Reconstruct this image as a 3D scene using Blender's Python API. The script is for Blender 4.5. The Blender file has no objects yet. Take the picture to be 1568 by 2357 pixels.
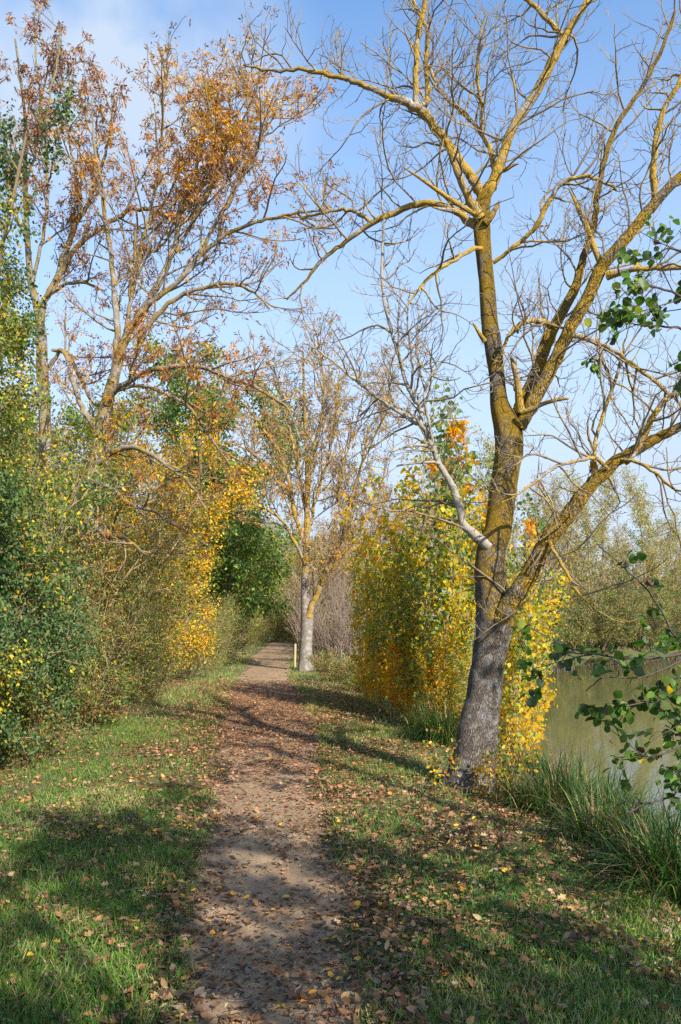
import bpy, math, random
import numpy as np
from mathutils import Vector, Matrix

# ------------------------------------------------------------------ camera numbers
F, CX, HY, EYE = 1833.0, 784.0, 1430.0, 1.65        # focal length in px of a 1568 x 2357 view, optical axis column, horizon row
SUN_EL, SUN_AZ = math.radians(34), math.atan2(0.57, -0.82)   # azimuth as atan2(x, y) of the direction towards the sun
C = bpy.context.scene.collection
scene = bpy.context.scene

def at(x, y, D):
    return Vector(((x - CX) / F * D, D, EYE - (y - HY) / F * D))

# ------------------------------------------------------------------ ground shape
def hash2(ix, iy, s):
    n = (ix * 374761393 + iy * 668265263 + s * 974634721).astype(np.int64)
    n = (n ^ (n >> 13)) * 1274126177
    n = n ^ (n >> 16)
    return (n & 0xFFFFF) / float(0xFFFFF)

def vnoise(x, y, s=0):
    x = np.asarray(x, float); y = np.asarray(y, float)
    ix = np.floor(x).astype(np.int64); iy = np.floor(y).astype(np.int64)
    fx = x - ix; fy = y - iy
    fx = fx * fx * (3 - 2 * fx); fy = fy * fy * (3 - 2 * fy)
    a = hash2(ix, iy, s); b = hash2(ix + 1, iy, s); c = hash2(ix, iy + 1, s); d = hash2(ix + 1, iy + 1, s)
    return a + (b - a) * fx + (c - a) * fy + (a - b - c + d) * fx * fy

def sstep(t):
    t = np.clip(t, 0, 1)
    return t * t * (3 - 2 * t)

WATER_Z = -0.75
def shore_d(x, y):
    """metres into the lake from its near or far edge"""
    sx = 2.62 - 0.075 * np.clip(y, -40, 80) + 0.25 * np.sin(y * 0.55) * sstep((y - 9) / 6) + 9.5 * sstep((y - 23) / 20)
    d1 = x - sx
    d2 = (47 + 1.15 * (x - 12) - y) / 1.52 + 0.6 * np.sin(x * 0.5)
    return np.minimum(d1, d2)

def gz(x, y):
    x = np.asarray(x, float); y = np.asarray(y, float)
    d = shore_d(x, y)
    z = -1.45 * sstep((d + 0.35) / 1.7) - 0.10 * sstep((d + 2.2) / 2.2)
    far = np.exp(-np.maximum(np.hypot(x, y) - 8, 0) / 14)
    z = z + (vnoise(x * 1.3, y * 1.3, 3) - .5) * 0.05 * far + (vnoise(x * 4, y * 4, 5) - .5) * 0.02 * far
    z = z + 0.16 * sstep((-x - 3.1 - 0.05 * y) / 1.6)
    z = z - 0.03 * pathmask(x, y, .35) * far
    return z

PY = np.array([-30, -3, 0, 3.26, 4.88, 6.87, 9.45, 12.1, 17.8, 25.2, 43, 67, 90.])
PL = np.array([-.4, -.5, -.58, -.69, -.94, -1.14, -1.49, -1.87, -2.45, -3.15, -4.5, -5.6, -6.6])
PR = np.array([.4, .28, .2, .12, .05, -.09, -.2, -.33, -.95, -1.7, -2.7, -3.7, -4.6])
def pl(y): return np.interp(y, PY, PL)
def pr(y): return np.interp(y, PY, PR)
def pathmask(x, y, soft):
    return sstep((x - pl(y)) / soft + .5) * sstep((pr(y) - x) / soft + .5)

def gzs(x, y): return float(gz(np.array([x]), np.array([y]))[0])

# ------------------------------------------------------------------ materials
def new_mat(name):
    m = bpy.data.materials.new(name); m.use_nodes = True
    nt = m.node_tree; nt.nodes.clear()
    out = nt.nodes.new('ShaderNodeOutputMaterial')
    return m, nt, out
def N(nt, typ, **kw):
    n = nt.nodes.new(typ)
    for k, v in kw.items():
        if k.startswith('i_'):
            n.inputs[k[2:].replace('_', ' ')].default_value = v
        else:
            setattr(n, k, v)
    return n
def L(nt, a, b): nt.links.new(a, b)
def ramp(nt, fac, stops):
    r = nt.nodes.new('ShaderNodeValToRGB')
    els = r.color_ramp.elements
    while len(els) < len(stops): els.new(.5)
    for e, (p, c) in zip(els, stops):
        e.position = p; e.color = (*c, 1) if len(c) == 3 else c
    L(nt, fac, r.inputs[0]); return r
def mixc(nt, fac, a, b):
    m = nt.nodes.new('ShaderNodeMix'); m.data_type = 'RGBA'
    for s, v in ((m.inputs[0], fac), (m.inputs[6], a), (m.inputs[7], b)):
        if hasattr(v, 'links'): L(nt, v, s)
        else: s.default_value = v if not isinstance(v, tuple) else (*v, 1)
    return m.outputs[2]
def mth(nt, op, a, b=None, c=None):
    m = nt.nodes.new('ShaderNodeMath'); m.operation = op
    for s, v in zip(m.inputs, (a, b, c)):
        if v is None: continue
        if hasattr(v, 'links'): L(nt, v, s)
        else: s.default_value = v
    return m.outputs[0]

def leaf_material(name, trans=.35, rough=.5, spec=.25):
    m, nt, out = new_mat(name)
    at_ = N(nt, 'ShaderNodeAttribute', attribute_name='tint')
    b = N(nt, 'ShaderNodeBsdfPrincipled'); b.inputs['Roughness'].default_value = rough
    b.inputs['Specular IOR Level'].default_value = spec
    L(nt, at_.outputs['Color'], b.inputs['Base Color'])
    if trans <= 0:
        L(nt, b.outputs[0], out.inputs[0]); return m
    t = N(nt, 'ShaderNodeBsdfTranslucent')
    g = N(nt, 'ShaderNodeHueSaturation'); g.inputs['Value'].default_value = 1.35; g.inputs['Saturation'].default_value = 1.1
    L(nt, at_.outputs['Color'], g.inputs['Color']); L(nt, g.outputs[0], t.inputs[0])
    mx = N(nt, 'ShaderNodeMixShader'); mx.inputs[0].default_value = trans
    L(nt, b.outputs[0], mx.inputs[1]); L(nt, t.outputs[0], mx.inputs[2]); L(nt, mx.outputs[0], out.inputs[0])
    return m

def bark_material(name, base_a, base_b, lichen, amount, hlo=None, hhi=None, bump=.5, fiss=1.0, grey=None):
    """bark with fissures along the branch, pale crust patches and a yellow lichen crust that gets commoner higher up"""
    m, nt, out = new_mat(name)
    co = N(nt, 'ShaderNodeAttribute', attribute_name='bark_co')
    obj = N(nt, 'ShaderNodeTexCoord')
    mp = N(nt, 'ShaderNodeMapping'); mp.inputs['Scale'].default_value = (1, 1, .34)
    L(nt, co.outputs['Vector'], mp.inputs['Vector'])
    fine = N(nt, 'ShaderNodeTexNoise'); fine.inputs['Scale'].default_value = 42; fine.inputs['Detail'].default_value = 5; fine.inputs['Roughness'].default_value = .65
    L(nt, mp.outputs[0], fine.inputs['Vector'])
    vor = N(nt, 'ShaderNodeTexVoronoi'); vor.feature = 'DISTANCE_TO_EDGE'; vor.inputs['Scale'].default_value = 52
    wob = N(nt, 'ShaderNodeTexNoise'); wob.inputs['Scale'].default_value = 22; wob.inputs['Detail'].default_value = 3
    L(nt, mp.outputs[0], wob.inputs['Vector'])
    va = N(nt, 'ShaderNodeVectorMath', operation='MULTIPLY_ADD'); va.inputs[1].default_value = (.05, .05, .05)
    L(nt, wob.outputs['Color'], va.inputs[0]); L(nt, mp.outputs[0], va.inputs[2]); L(nt, va.outputs[0], vor.inputs['Vector'])
    crack = ramp(nt, vor.outputs['Distance'], [(0, (0, 0, 0)), (.28, (1, 1, 1))])
    big = N(nt, 'ShaderNodeTexNoise'); big.inputs['Scale'].default_value = 3.2; big.inputs['Detail'].default_value = 3
    L(nt, obj.outputs['Object'], big.inputs['Vector'])
    med = N(nt, 'ShaderNodeTexNoise'); med.inputs['Scale'].default_value = 24; med.inputs['Detail'].default_value = 6; med.inputs['Roughness'].default_value = .7
    L(nt, obj.outputs['Object'], med.inputs['Vector'])
    col = mixc(nt, fine.outputs['Fac'], base_a, base_b)
    col = mixc(nt, mth(nt, 'MULTIPLY', mth(nt, 'SUBTRACT', 1.0, crack.outputs[0]), .55 * fiss), col, tuple(c * .4 for c in base_a))
    if grey:
        gm = N(nt, 'ShaderNodeTexNoise'); gm.inputs['Scale'].default_value = 9; gm.inputs['Detail'].default_value = 5
        L(nt, obj.outputs['Object'], gm.inputs['Vector'])
        gr = ramp(nt, gm.outputs['Fac'], [(.52, (0, 0, 0)), (.62, (1, 1, 1))])
        col = mixc(nt, mth(nt, 'MULTIPLY', gr.outputs[0], .7), col, grey)
    if amount > 0:
        f = mth(nt, 'ADD', mth(nt, 'MULTIPLY', big.outputs['Fac'], .75), mth(nt, 'MULTIPLY', med.outputs['Fac'], .75))
        f = mth(nt, 'ADD', f, amount - 1)
        if hlo is not None:
            sp = N(nt, 'ShaderNodeSeparateXYZ'); L(nt, obj.outputs['Object'], sp.inputs[0])
            mr = N(nt, 'ShaderNodeMapRange'); mr.inputs['From Min'].default_value = hlo; mr.inputs['From Max'].default_value = hhi
            mr.inputs['To Min'].default_value = -.42; mr.inputs['To Max'].default_value = 0
            L(nt, sp.outputs['Z'], mr.inputs['Value']); f = mth(nt, 'ADD', f, mr.outputs[0])
        lm = ramp(nt, f, [(.40, (0, 0, 0)), (.50, (1, 1, 1))])
        lc = mixc(nt, fine.outputs['Fac'], (lichen[0] * .42, lichen[1] * .55, lichen[2] * 1.4), tuple(min(1, c * 1.35) for c in lichen))
        col = mixc(nt, mth(nt, 'MULTIPLY', lm.outputs[0], .92), col, lc)
    b = N(nt, 'ShaderNodeBsdfPrincipled'); b.inputs['Roughness'].default_value = .9; b.inputs['Specular IOR Level'].default_value = .1
    L(nt, col, b.inputs['Base Color'])
    if bump:
        h = mth(nt, 'ADD', mth(nt, 'MULTIPLY', crack.outputs[0], fiss), mth(nt, 'MULTIPLY', fine.outputs['Fac'], .8))
        h = mth(nt, 'ADD', h, mth(nt, 'MULTIPLY', med.outputs['Fac'], .5))
        bp = N(nt, 'ShaderNodeBump'); bp.inputs['Strength'].default_value = bump; bp.inputs['Distance'].default_value = .015
        L(nt, h, bp.inputs['Height']); L(nt, bp.outputs[0], b.inputs['Normal'])
    L(nt, b.outputs[0], out.inputs[0])
    return m

LICH = (.42, .245, .018)
M_LEAF = leaf_material('leaf', .42)
M_LITTER = leaf_material('dry_leaf', .1, .7, .15)
M_GRASS = leaf_material('grass_blade', .3, .55, .2)
M_POP = leaf_material('poplar_leaf', .58, .5, .25)
M_ALDER = leaf_material('alder_leaf', .36, .45, .3)
M_TRUNK = bark_material('ash_trunk_bark', (.145, .12, .096), (.32, .27, .22), LICH, .77, 1.0, 2.2, 1.0, 1.35, (.33, .31, .29))
M_LIMB = bark_material('ash_limb_bark', (.20, .17, .14), (.38, .33, .28), LICH, .755, None, None, .8, .5, (.44, .42, .42))
M_PALE = bark_material('smooth_pale_bark', (.21, .185, .15), (.36, .33, .275), LICH, .0, bump=.3, fiss=.1)
M_DULL = bark_material('dull_ash_bark', (.17, .14, .11), (.33, .28, .22), (.30, .19, .03), .68, None, None, .7, .5, (.36, .35, .34))
M_TWIG = bark_material('ash_twig_bark', (.13, .10, .075), (.25, .195, .14), (.40, .26, .045), .64, bump=0, fiss=0)
M_OCHRE = bark_material('ochre_twig_bark', (.24, .18, .10), (.40, .30, .16), (.45, .28, .05), .50, bump=0, fiss=0)
M_BROWN = bark_material('brown_twig_bark', (.12, .085, .06), (.26, .19, .14), LICH, 0, bump=0, fiss=0)
M_GREYT = bark_material('grey_twig_bark', (.20, .15, .12), (.34, .26, .205), LICH, 0, bump=0, fiss=0)
M_TAN = bark_material('tan_stem_bark', (.36, .25, .14), (.52, .38, .23), LICH, 0, bump=0, fiss=0)
M_DARKB = bark_material('alder_bark', (.06, .045, .04), (.14, .11, .095), LICH, 0, bump=.4, fiss=.5)
M_MIDB = bark_material('grey_ash_bark', (.17, .145, .12), (.30, .26, .22), LICH, .75, 2.3, 3.4, .6, .5, (.36, .34, .32))

# ------------------------------------------------------------------ mesh building
def mesh_from(name, verts, polys, attrs=None, smooth=False):
    """polys: list of (n, k) index arrays; attrs: {name: (kind, array per vertex)}"""
    me = bpy.data.meshes.new(name)
    me.vertices.add(len(verts)); me.vertices.foreach_set('co', np.ascontiguousarray(verts, np.float32).ravel())
    loops = np.concatenate([p.ravel() for p in polys]).astype(np.int32)
    starts = []; s = 0
    for p in polys:
        starts.append(s + np.arange(len(p)) * p.shape[1]); s += p.size
    starts = np.concatenate(starts).astype(np.int32)
    me.loops.add(len(loops)); me.loops.foreach_set('vertex_index', loops)
    me.polygons.add(len(starts)); me.polygons.foreach_set('loop_start', starts)
    if smooth: me.polygons.foreach_set('use_smooth', np.ones(len(starts), bool))
    for an, (kind, arr) in (attrs or {}).items():
        a = me.attributes.new(an, kind, 'POINT')
        if kind == 'FLOAT_COLOR':
            c = np.ones((len(arr), 4), np.float32); c[:, :3] = arr; a.data.foreach_set('color', c.ravel())
        else:
            a.data.foreach_set('vector', np.ascontiguousarray(arr, np.float32).ravel())
    me.update(calc_edges=True)
    return me

def link(name, me, mat, parent=None, loc=(0, 0, 0)):
    o = bpy.data.objects.new(name, me); C.objects.link(o)
    if mat and not me.materials: me.materials.append(mat)
    o.location = loc
    if parent: o.parent = parent
    return o

def tag(o, label=None, cat=None, group=None, kind=None):
    for k, v in (('label', label), ('category', cat), ('group', group), ('kind', kind)):
        if v: o[k] = v
    return o

def empty(name, loc, rz=0):
    o = bpy.data.objects.new(name, None); C.objects.link(o); o.location = loc; o.rotation_euler = (0, 0, rz)
    o.empty_display_size = .2
    return o

def copy_tree(o, parent=None):
    c = o.copy(); C.objects.link(c); c.parent = parent
    for ch in list(o.children): copy_tree(ch, c)
    return c

def place_copy(proto, loc, rz, sc, label, group=None):
    c = copy_tree(proto); c.location = loc; c.rotation_euler = (0, 0, rz)
    c.scale = sc if isinstance(sc, tuple) else (sc, sc, sc)
    c['label'] = label
    if group: c['group'] = group
    return c

class Tubes:
    def __init__(s): s.g = {}
    def add(s, pts, rads, sides=3):
        s.g.setdefault((len(pts), sides), []).append(([tuple(p) for p in pts], list(rads)))
    def build(s, name, mat, parent=None, lump=0.0):
        if not s.g: return None
        V, Q, A, off = [], [], [], 0
        for (n, k), items in s.g.items():
            P = np.array([i[0] for i in items], float); R = np.array([i[1] for i in items], float)
            B = len(P)
            T = np.gradient(P, axis=1); T /= np.linalg.norm(T, axis=2, keepdims=True) + 1e-9
            mean = P[:, -1] - P[:, 0]; mean /= np.linalg.norm(mean, axis=1, keepdims=True) + 1e-9
            ref = np.where(np.abs(mean[:, 2:3]) > .7, np.array([[1., .2, 0]]), np.array([[0, 0, 1.]]))[:, None, :]
            U = np.cross(T, np.broadcast_to(ref, T.shape)); U /= np.linalg.norm(U, axis=2, keepdims=True) + 1e-9
            W = np.cross(T, U)
            a = np.arange(k) / k * 2 * np.pi
            ca, sa = np.cos(a), np.sin(a)
            Rr = R[:, :, None] * np.ones(k)
            seg = np.linalg.norm(np.diff(P, axis=1), axis=2); S = np.concatenate([np.zeros((B, 1)), np.cumsum(seg, 1)], 1)
            if lump:
                Rr = Rr * (1 + lump * (vnoise(S[:, :, None] * 5 + np.zeros(k), (a * 1.27)[None, None, :] + np.zeros_like(Rr), 9) - .5)
                           + lump * .6 * (vnoise(S[:, :, None] * 14 + np.zeros(k), 3 * np.cos(a)[None, None, :] + np.zeros_like(Rr), 4) - .5))
            vv = P[:, :, None, :] + Rr[..., None] * (ca[None, None, :, None] * U[:, :, None, :] + sa[None, None, :, None] * W[:, :, None, :])
            rm = np.maximum(R.max(1), .004)[:, None, None]
            ac = np.stack([ca[None, None, :] * rm + 0 * Rr, sa[None, None, :] * rm + 0 * Rr, S[:, :, None] + 0 * Rr], -1)
            ac = ac + (np.arange(B) * 1.37)[:, None, None, None]
            V.append(vv.reshape(-1, 3)); A.append(ac.reshape(-1, 3))
            idx = off + np.arange(B * n * k).reshape(B, n, k)
            nx = np.roll(idx, -1, 2)
            Q.append(np.stack([idx[:, :-1], nx[:, :-1], nx[:, 1:], idx[:, 1:]], -1).reshape(-1, 4))
            off += B * n * k
        me = mesh_from(name, np.concatenate(V), Q, {'bark_co': ('FLOAT_VECTOR', np.concatenate(A))}, True)
        return link(name, me, mat, parent)

# leaf outlines: (along, across, up) in units of the leaf's length; faces
SHAPES = {
    'diamond': (np.array([(0, 0, 0), (.45, -.22, .06), (1, 0, -.05), (.45, .22, .06)]), [(0, 1, 2), (0, 2, 3)]),
    'slim': (np.array([(0, 0, 0), (.45, -.15, .04), (1, 0, -.08), (.45, .15, .04)]), [(0, 1, 2), (0, 2, 3)]),
    'oval': (np.array([(0, 0, 0), (.3, -.3, .07), (.7, -.26, .04), (1, 0, -.08), (.7, .26, .04), (.3, .3, .07)]), [(0, 1, 2, 3), (0, 3, 4, 5)]),
    'round': (np.array([(0, 0, 0), (.12, -.26, .05), (.45, -.47, .1), (.8, -.3, .04), (.97, 0, -.1), (.8, .3, .04), (.45, .47, .1), (.12, .26, .05), (.5, 0, -.02)]),
              [(0, 1, 2, 8), (8, 2, 3, 4), (8, 4, 5, 6), (0, 8, 6, 7)]),
    'heart': (np.array([(0, 0, 0), (.05, -.36, .05), (.4, -.42, .07), (1, 0, -.1), (.4, .42, .07), (.05, .36, .05)]), [(0, 1, 2, 3), (0, 3, 4, 5)]),
    'blade': (np.array([(0, -.04, 0), (0, .04, 0), (.55, .03, .0), (.55, -.03, .0), (1, 0, -.12)]), [(0, 1, 2, 3), (3, 2, 4)]),
    'curled': (np.array([(0, 0, .1), (.25, -.25, .16), (.6, -.28, .12), (1, -.02, .22), (.6, .26, .2), (.25, .28, .06), (.45, 0, -.02)]),
               [(0, 1, 6), (1, 2, 6), (2, 3, 6), (3, 4, 6), (4, 5, 6), (5, 0, 6)]),
    'lobed': (np.array([(0, 0, 0), (.12, -.2, .1), (.25, -.42, .18), (.42, -.18, .05), (.62, -.38, .16), (.75, -.14, .06), (1, 0, .14),
                        (.78, .16, .02), (.6, .4, .1), (.42, .16, .04), (.22, .4, .2), (.1, .18, .08), (.45, 0, 0)]),
              [(i, (i + 1) % 12, 12) for i in range(12)]),
}
def norm(a): return a / (np.linalg.norm(a, axis=-1, keepdims=True) + 1e-9)

def leaf_mesh(name, mat, parent, pos, axis, up, size, col, shape='diamond', loc=(0, 0, 0)):
    tv, tf = SHAPES[shape]
    n, m = len(pos), len(tv)
    axis = norm(axis); side = norm(np.cross(up, axis)); nrm = np.cross(axis, side)
    size = np.asarray(size, float).reshape(-1, 1, 1) * np.ones((n, 1, 1))
    v = pos[:, None, :] + size * (tv[None, :, 0:1] * axis[:, None, :] + tv[None, :, 1:2] * side[:, None, :] + tv[None, :, 2:3] * nrm[:, None, :])
    polys = []
    for k in (3, 4):
        f = [p for p in tf if len(p) == k]
        if f: polys.append((np.arange(n)[:, None, None] * m + np.array(f)[None]).reshape(-1, k))
    c = np.repeat(col, m, 0)
    me = mesh_from(name, v.reshape(-1, 3), polys, {'tint': ('FLOAT_COLOR', c)})
    return link(name, me, mat, parent, loc)

def palette(r, n, pal, jit=.22):
    cols = np.array([p[0] for p in pal]); w = np.array([p[1] for p in pal], float); w /= w.sum()
    c = cols[r.choice(len(cols), n, p=w)]
    return np.clip(c * (1 + r.uniform(-jit, jit, (n, 1))) * (1 + r.uniform(-.08, .08, (n, 3))), .004, .95)

# base colours of leaves
GREEN = (.10, .185, .045); DGREEN = (.045, .10, .03); BGREEN = (.14, .21, .085); LIME = (.33, .39, .055); YEL = (.74, .50, .035); GOLD = (.68, .35, .02)
ORNG = (.56, .25, .03); RUST = (.31, .125, .04); BROWN = (.17, .10, .055); TAN = (.36, .235, .12); OLIVE = (.24, .23, .06); PALEG = (.30, .36, .20)

# ------------------------------------------------------------------ branching
def smooth_line(pts, n):
    """Catmull-Rom through points (any width), resampled to n"""
    P = np.array(pts, float)
    if len(P) == 2: P = np.stack([P[0], (P[0] + P[1]) / 2, P[1]])
    E = np.concatenate([[2 * P[0] - P[1]], P, [2 * P[-1] - P[-2]]])
    out = []
    for t in np.linspace(0, len(P) - 1, n):
        i = min(int(t), len(P) - 2); f = t - i
        a, b, c, d = E[i], E[i + 1], E[i + 2], E[i + 3]
        out.append(.5 * (2 * b + (c - a) * f + (2 * a - 5 * b + 4 * c - d) * f * f + (3 * b - a - 3 * c + d) * f ** 3))
    return np.array(out)

def walk(R, p, d, length, n, wob, trop):
    pts = [p.copy()]; s = length / n
    p = p.copy(); d = d.copy()
    for i in range(n):
        d = d + Vector((R.gauss(0, wob), R.gauss(0, wob), R.gauss(0, wob) + trop)); d.normalize()
        p = p + d * s; pts.append(p)
    return pts

def spawn(T, R, pts, rads, spec, li, tips, env=None):
    s = spec[li]
    N_ = len(pts); Ln = sum((pts[i + 1] - pts[i]).length for i in range(N_ - 1))
    cnt = int(Ln * s['den'] + R.random())
    t0 = s.get('t0', .15)
    for k in range(cnt):
        t = t0 + (1 - t0) * (k + R.random()) / cnt
        x = min(t, .999) * (N_ - 1); i = int(x); f = x - i
        p = pts[i].lerp(pts[i + 1], f); tan = (pts[i + 1] - pts[i]).normalized()
        rp = rads[i] * (1 - f) + rads[i + 1] * f
        q = tan.orthogonal().normalized(); q.rotate(Matrix.Rotation(R.uniform(0, 6.283), 3, tan))
        q = q + Vector((0, 0, s.get('up', .3))); q = q - tan * q.dot(tan)
        if q.length < 1e-3: continue
        q.normalize(); a = math.radians(R.uniform(*s['ang']))
        d = tan * math.cos(a) + q * math.sin(a)
        ln = R.uniform(*s['len']) * (1 - s.get('fall', .5) * t)
        if env and not env(p + d * ln): continue
        r0 = min(rp * .75, s['r']); n = s.get('n', 5)
        qp = walk(R, p, d, ln, n, s.get('wob', .2), s.get('trop', .1))
        r1 = max(min(r0, s['rmin']), r0 * .3)
        qr = [r0 + (r1 - r0) * j / n for j in range(n + 1)]
        T.add(qp, qr, s.get('sides', 3))
        if li + 1 < len(spec): spawn(T, R, qp, qr, spec, li + 1, tips, env)
        if li + 1 >= len(spec) - s.get('tipback', 0): tips.append(qp)

def on_tips(r, tips, n, jit):
    A = [np.array([tuple(p) for p in t]) for t in tips]
    idx = r.integers(0, len(A), n); t = r.uniform(.25, 1, n)
    out = np.empty((n, 3)); tan = np.empty((n, 3))
    for i in range(n):
        a = A[idx[i]]; x = t[i] * (len(a) - 1); j = min(int(x), len(a) - 2); f = x - j
        out[i] = a[j] * (1 - f) + a[j + 1] * f; tan[i] = a[j + 1] - a[j]
    return out + r.normal(0, jit, (n, 3)), norm(tan)

def leaf_dirs(r, tan, droop=.3, along=.5, wild=1.0, flat=.6):
    n = len(tan)
    ax = tan * along + r.normal(0, wild * .6, (n, 3)) - np.array([0, 0, droop])
    up = r.normal(0, .6, (n, 3)) + np.array([0, 0, flat])
    return ax, up

def plant(name, seed, H, r0, stems, spread, spec, leaf=None, bark=M_BROWN, twig=None, stem_name='trunk', base_r=.1, n=9, wob=.07, trop=.06, sides=7, lo=.75, t0=.1, rtop=.2):
    """a tree or shrub at its own origin: stems, fine twigs, leaves"""
    R = random.Random(seed); r = np.random.default_rng(seed)
    root = empty(name, (0, 0, 0))
    ST, TW, tips = Tubes(), Tubes(), []
    for k in range(stems):
        az = R.uniform(0, 6.283) if stems < 4 else k / stems * 6.283 + R.uniform(-.4, .4)
        sp = spread * R.uniform(.3, 1)
        d = Vector((math.cos(az) * sp, math.sin(az) * sp, 1)).normalized()
        b = Vector((math.cos(az) * base_r * R.random(), math.sin(az) * base_r * R.random(), -.12))
        if stems == 1: b = Vector((0, 0, -.12))
        pts = walk(R, b, d, H * R.uniform(lo, 1), n, wob, trop)
        rads = [r0 * (1 - (1 - rtop) * (j / n) ** .8) for j in range(n + 1)]
        if stems == 1: rads[0] *= 1.35
        ST.add(pts, rads, sides)
        spawn(TW, R, pts, rads, spec, 0, tips)
    ST.build(stem_name, bark, root, .1)
    TW.build('crown', twig or bark, root)
    if leaf:
        p, tan = on_tips(r, tips, leaf['n'], leaf.get('jit', .06))
        ax, up = leaf_dirs(r, tan, leaf.get('droop', .3), leaf.get('along', .4))
        sz = leaf['size'] * r.uniform(.65, 1.25, leaf['n'])
        col = palette(r, leaf['n'], leaf['pal'])
        if 'zone' in leaf:
            z = leaf['zone']; v = vnoise(p[:, 0] * z[1] + 50, p[:, 2] * z[1] + p[:, 1] * z[1] * .7 + 50, seed)
            k = v > z[2]; col[k] = palette(r, int(k.sum()), z[0])
        leaf_mesh('foliage', leaf.get('mat', M_LEAF), root, p, ax, up, sz, col, leaf.get('shape', 'diamond'))
    return root

def ground_at(x, D): 
    X = (x - CX) / F * D
    return Vector((X, D, gzs(X, D)))

# ------------------------------------------------------------------ traced trees
def traced_tree(name, base, trunk, limbs, mats, spec, seed, leaf=None, twig_mat=None, sides=8, trunk_n=46, twig_name='crown', flare=True):
    """trunk and limbs follow points (column, row, width in px) at a distance running from D0 to D1"""
    R = random.Random(seed); r = np.random.default_rng(seed)
    root = empty(name, base); tips = []
    def line(pts, D0, D1, n):
        a = []
        k = len(pts)
        for i, q in enumerate(pts):
            D = D0 + (D1 - D0) * i / (k - 1)
            w = q[2] if len(q) > 2 else None
            p = at(q[0], q[1], D) - base
            a.append((p.x, p.y, p.z, w * .5 * D / F))
        return smooth_line(a, n)
    t = line(trunk[0], trunk[1], trunk[2], trunk_n)
    T = Tubes(); T.add([Vector(v[:3]) for v in t], list(np.maximum(t[:, 3], .003)), 30 if sides > 7 else 14); T.build('trunk', mats[0], root, .13 if sides > 7 else .08)
    TW = Tubes()
    for lb in limbs:
        pts, D0, D1 = lb[0], lb[1], lb[2]; opt = lb[3] if len(lb) > 3 else {}
        n = max(8, len(pts) * 4)
        a = line(pts, D0, D1, n)
        vs = [Vector(v[:3]) for v in a]; rs = [max(.0035, v[3]) for v in a]
        if not opt.get('stub'):
            for i in range(3, n - 1): vs[i] = vs[i] + Vector((R.gauss(0, .004), R.gauss(0, .012), R.gauss(0, .004))) * (D0 / 8.3)
        else:
            vs.append(vs[-1].copy()); rs.append(.001)
        B = Tubes(); B.add(vs, rs, sides); B.build('limb', mats[opt.get('m', 1)], root, .12)
        if not opt.get('stub'):
            spawn(TW, R, vs, rs, opt.get('spec', spec), 0, tips)
        elif opt.get('few'):
            spawn(TW, R, vs[:-1], rs[:-1], spec[1:], 0, tips)
    TW.build(twig_name, twig_mat or M_TWIG, root)
    if leaf: leaf(root, base, tips, r)
    return root

def dn(s, **k):
    d = dict(s); d.update(k); return d

# --- the big leafless ash on the bank
TA = [dict(den=5.7, t0=.12, len=(.4, 1.7), ang=(35, 75), r=.013, rmin=.0035, n=8, wob=.2, trop=.07, up=.25, sides=4, tipback=0),
      dict(den=7.6, t0=.12, len=(.2, .75), ang=(35, 75), r=.005, rmin=.0025, n=6, wob=.24, trop=.12, up=.3),
      dict(den=8, t0=.2, len=(.06, .2), ang=(35, 65), r=.0032, rmin=.0022, n=3, wob=.2, trop=.14, up=.3)]
big_base = at(1090, 1795, 8.3); big_base.z = gzs(big_base.x, big_base.y)
big_trunk = ([(1080, 1822, 158), (1086, 1785, 114), (1096, 1715, 95), (1107, 1640, 84), (1118, 1565, 77), (1127, 1500, 78), (1138, 1432, 86), (1132, 1380, 76), (1127, 1300, 68),
              (1134, 1255, 66), (1146, 1222, 62), (1158, 1132, 61), (1172, 1032, 62), (1168, 985, 62), (1150, 932, 42), (1143, 857, 36), (1133, 782, 39), (1128, 750, 37), (1120, 650, 36),
              (1111, 550, 37), (1109, 495, 38), (1114, 455, 33), (1128, 428, 26)], 8.3, 8.3)
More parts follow.
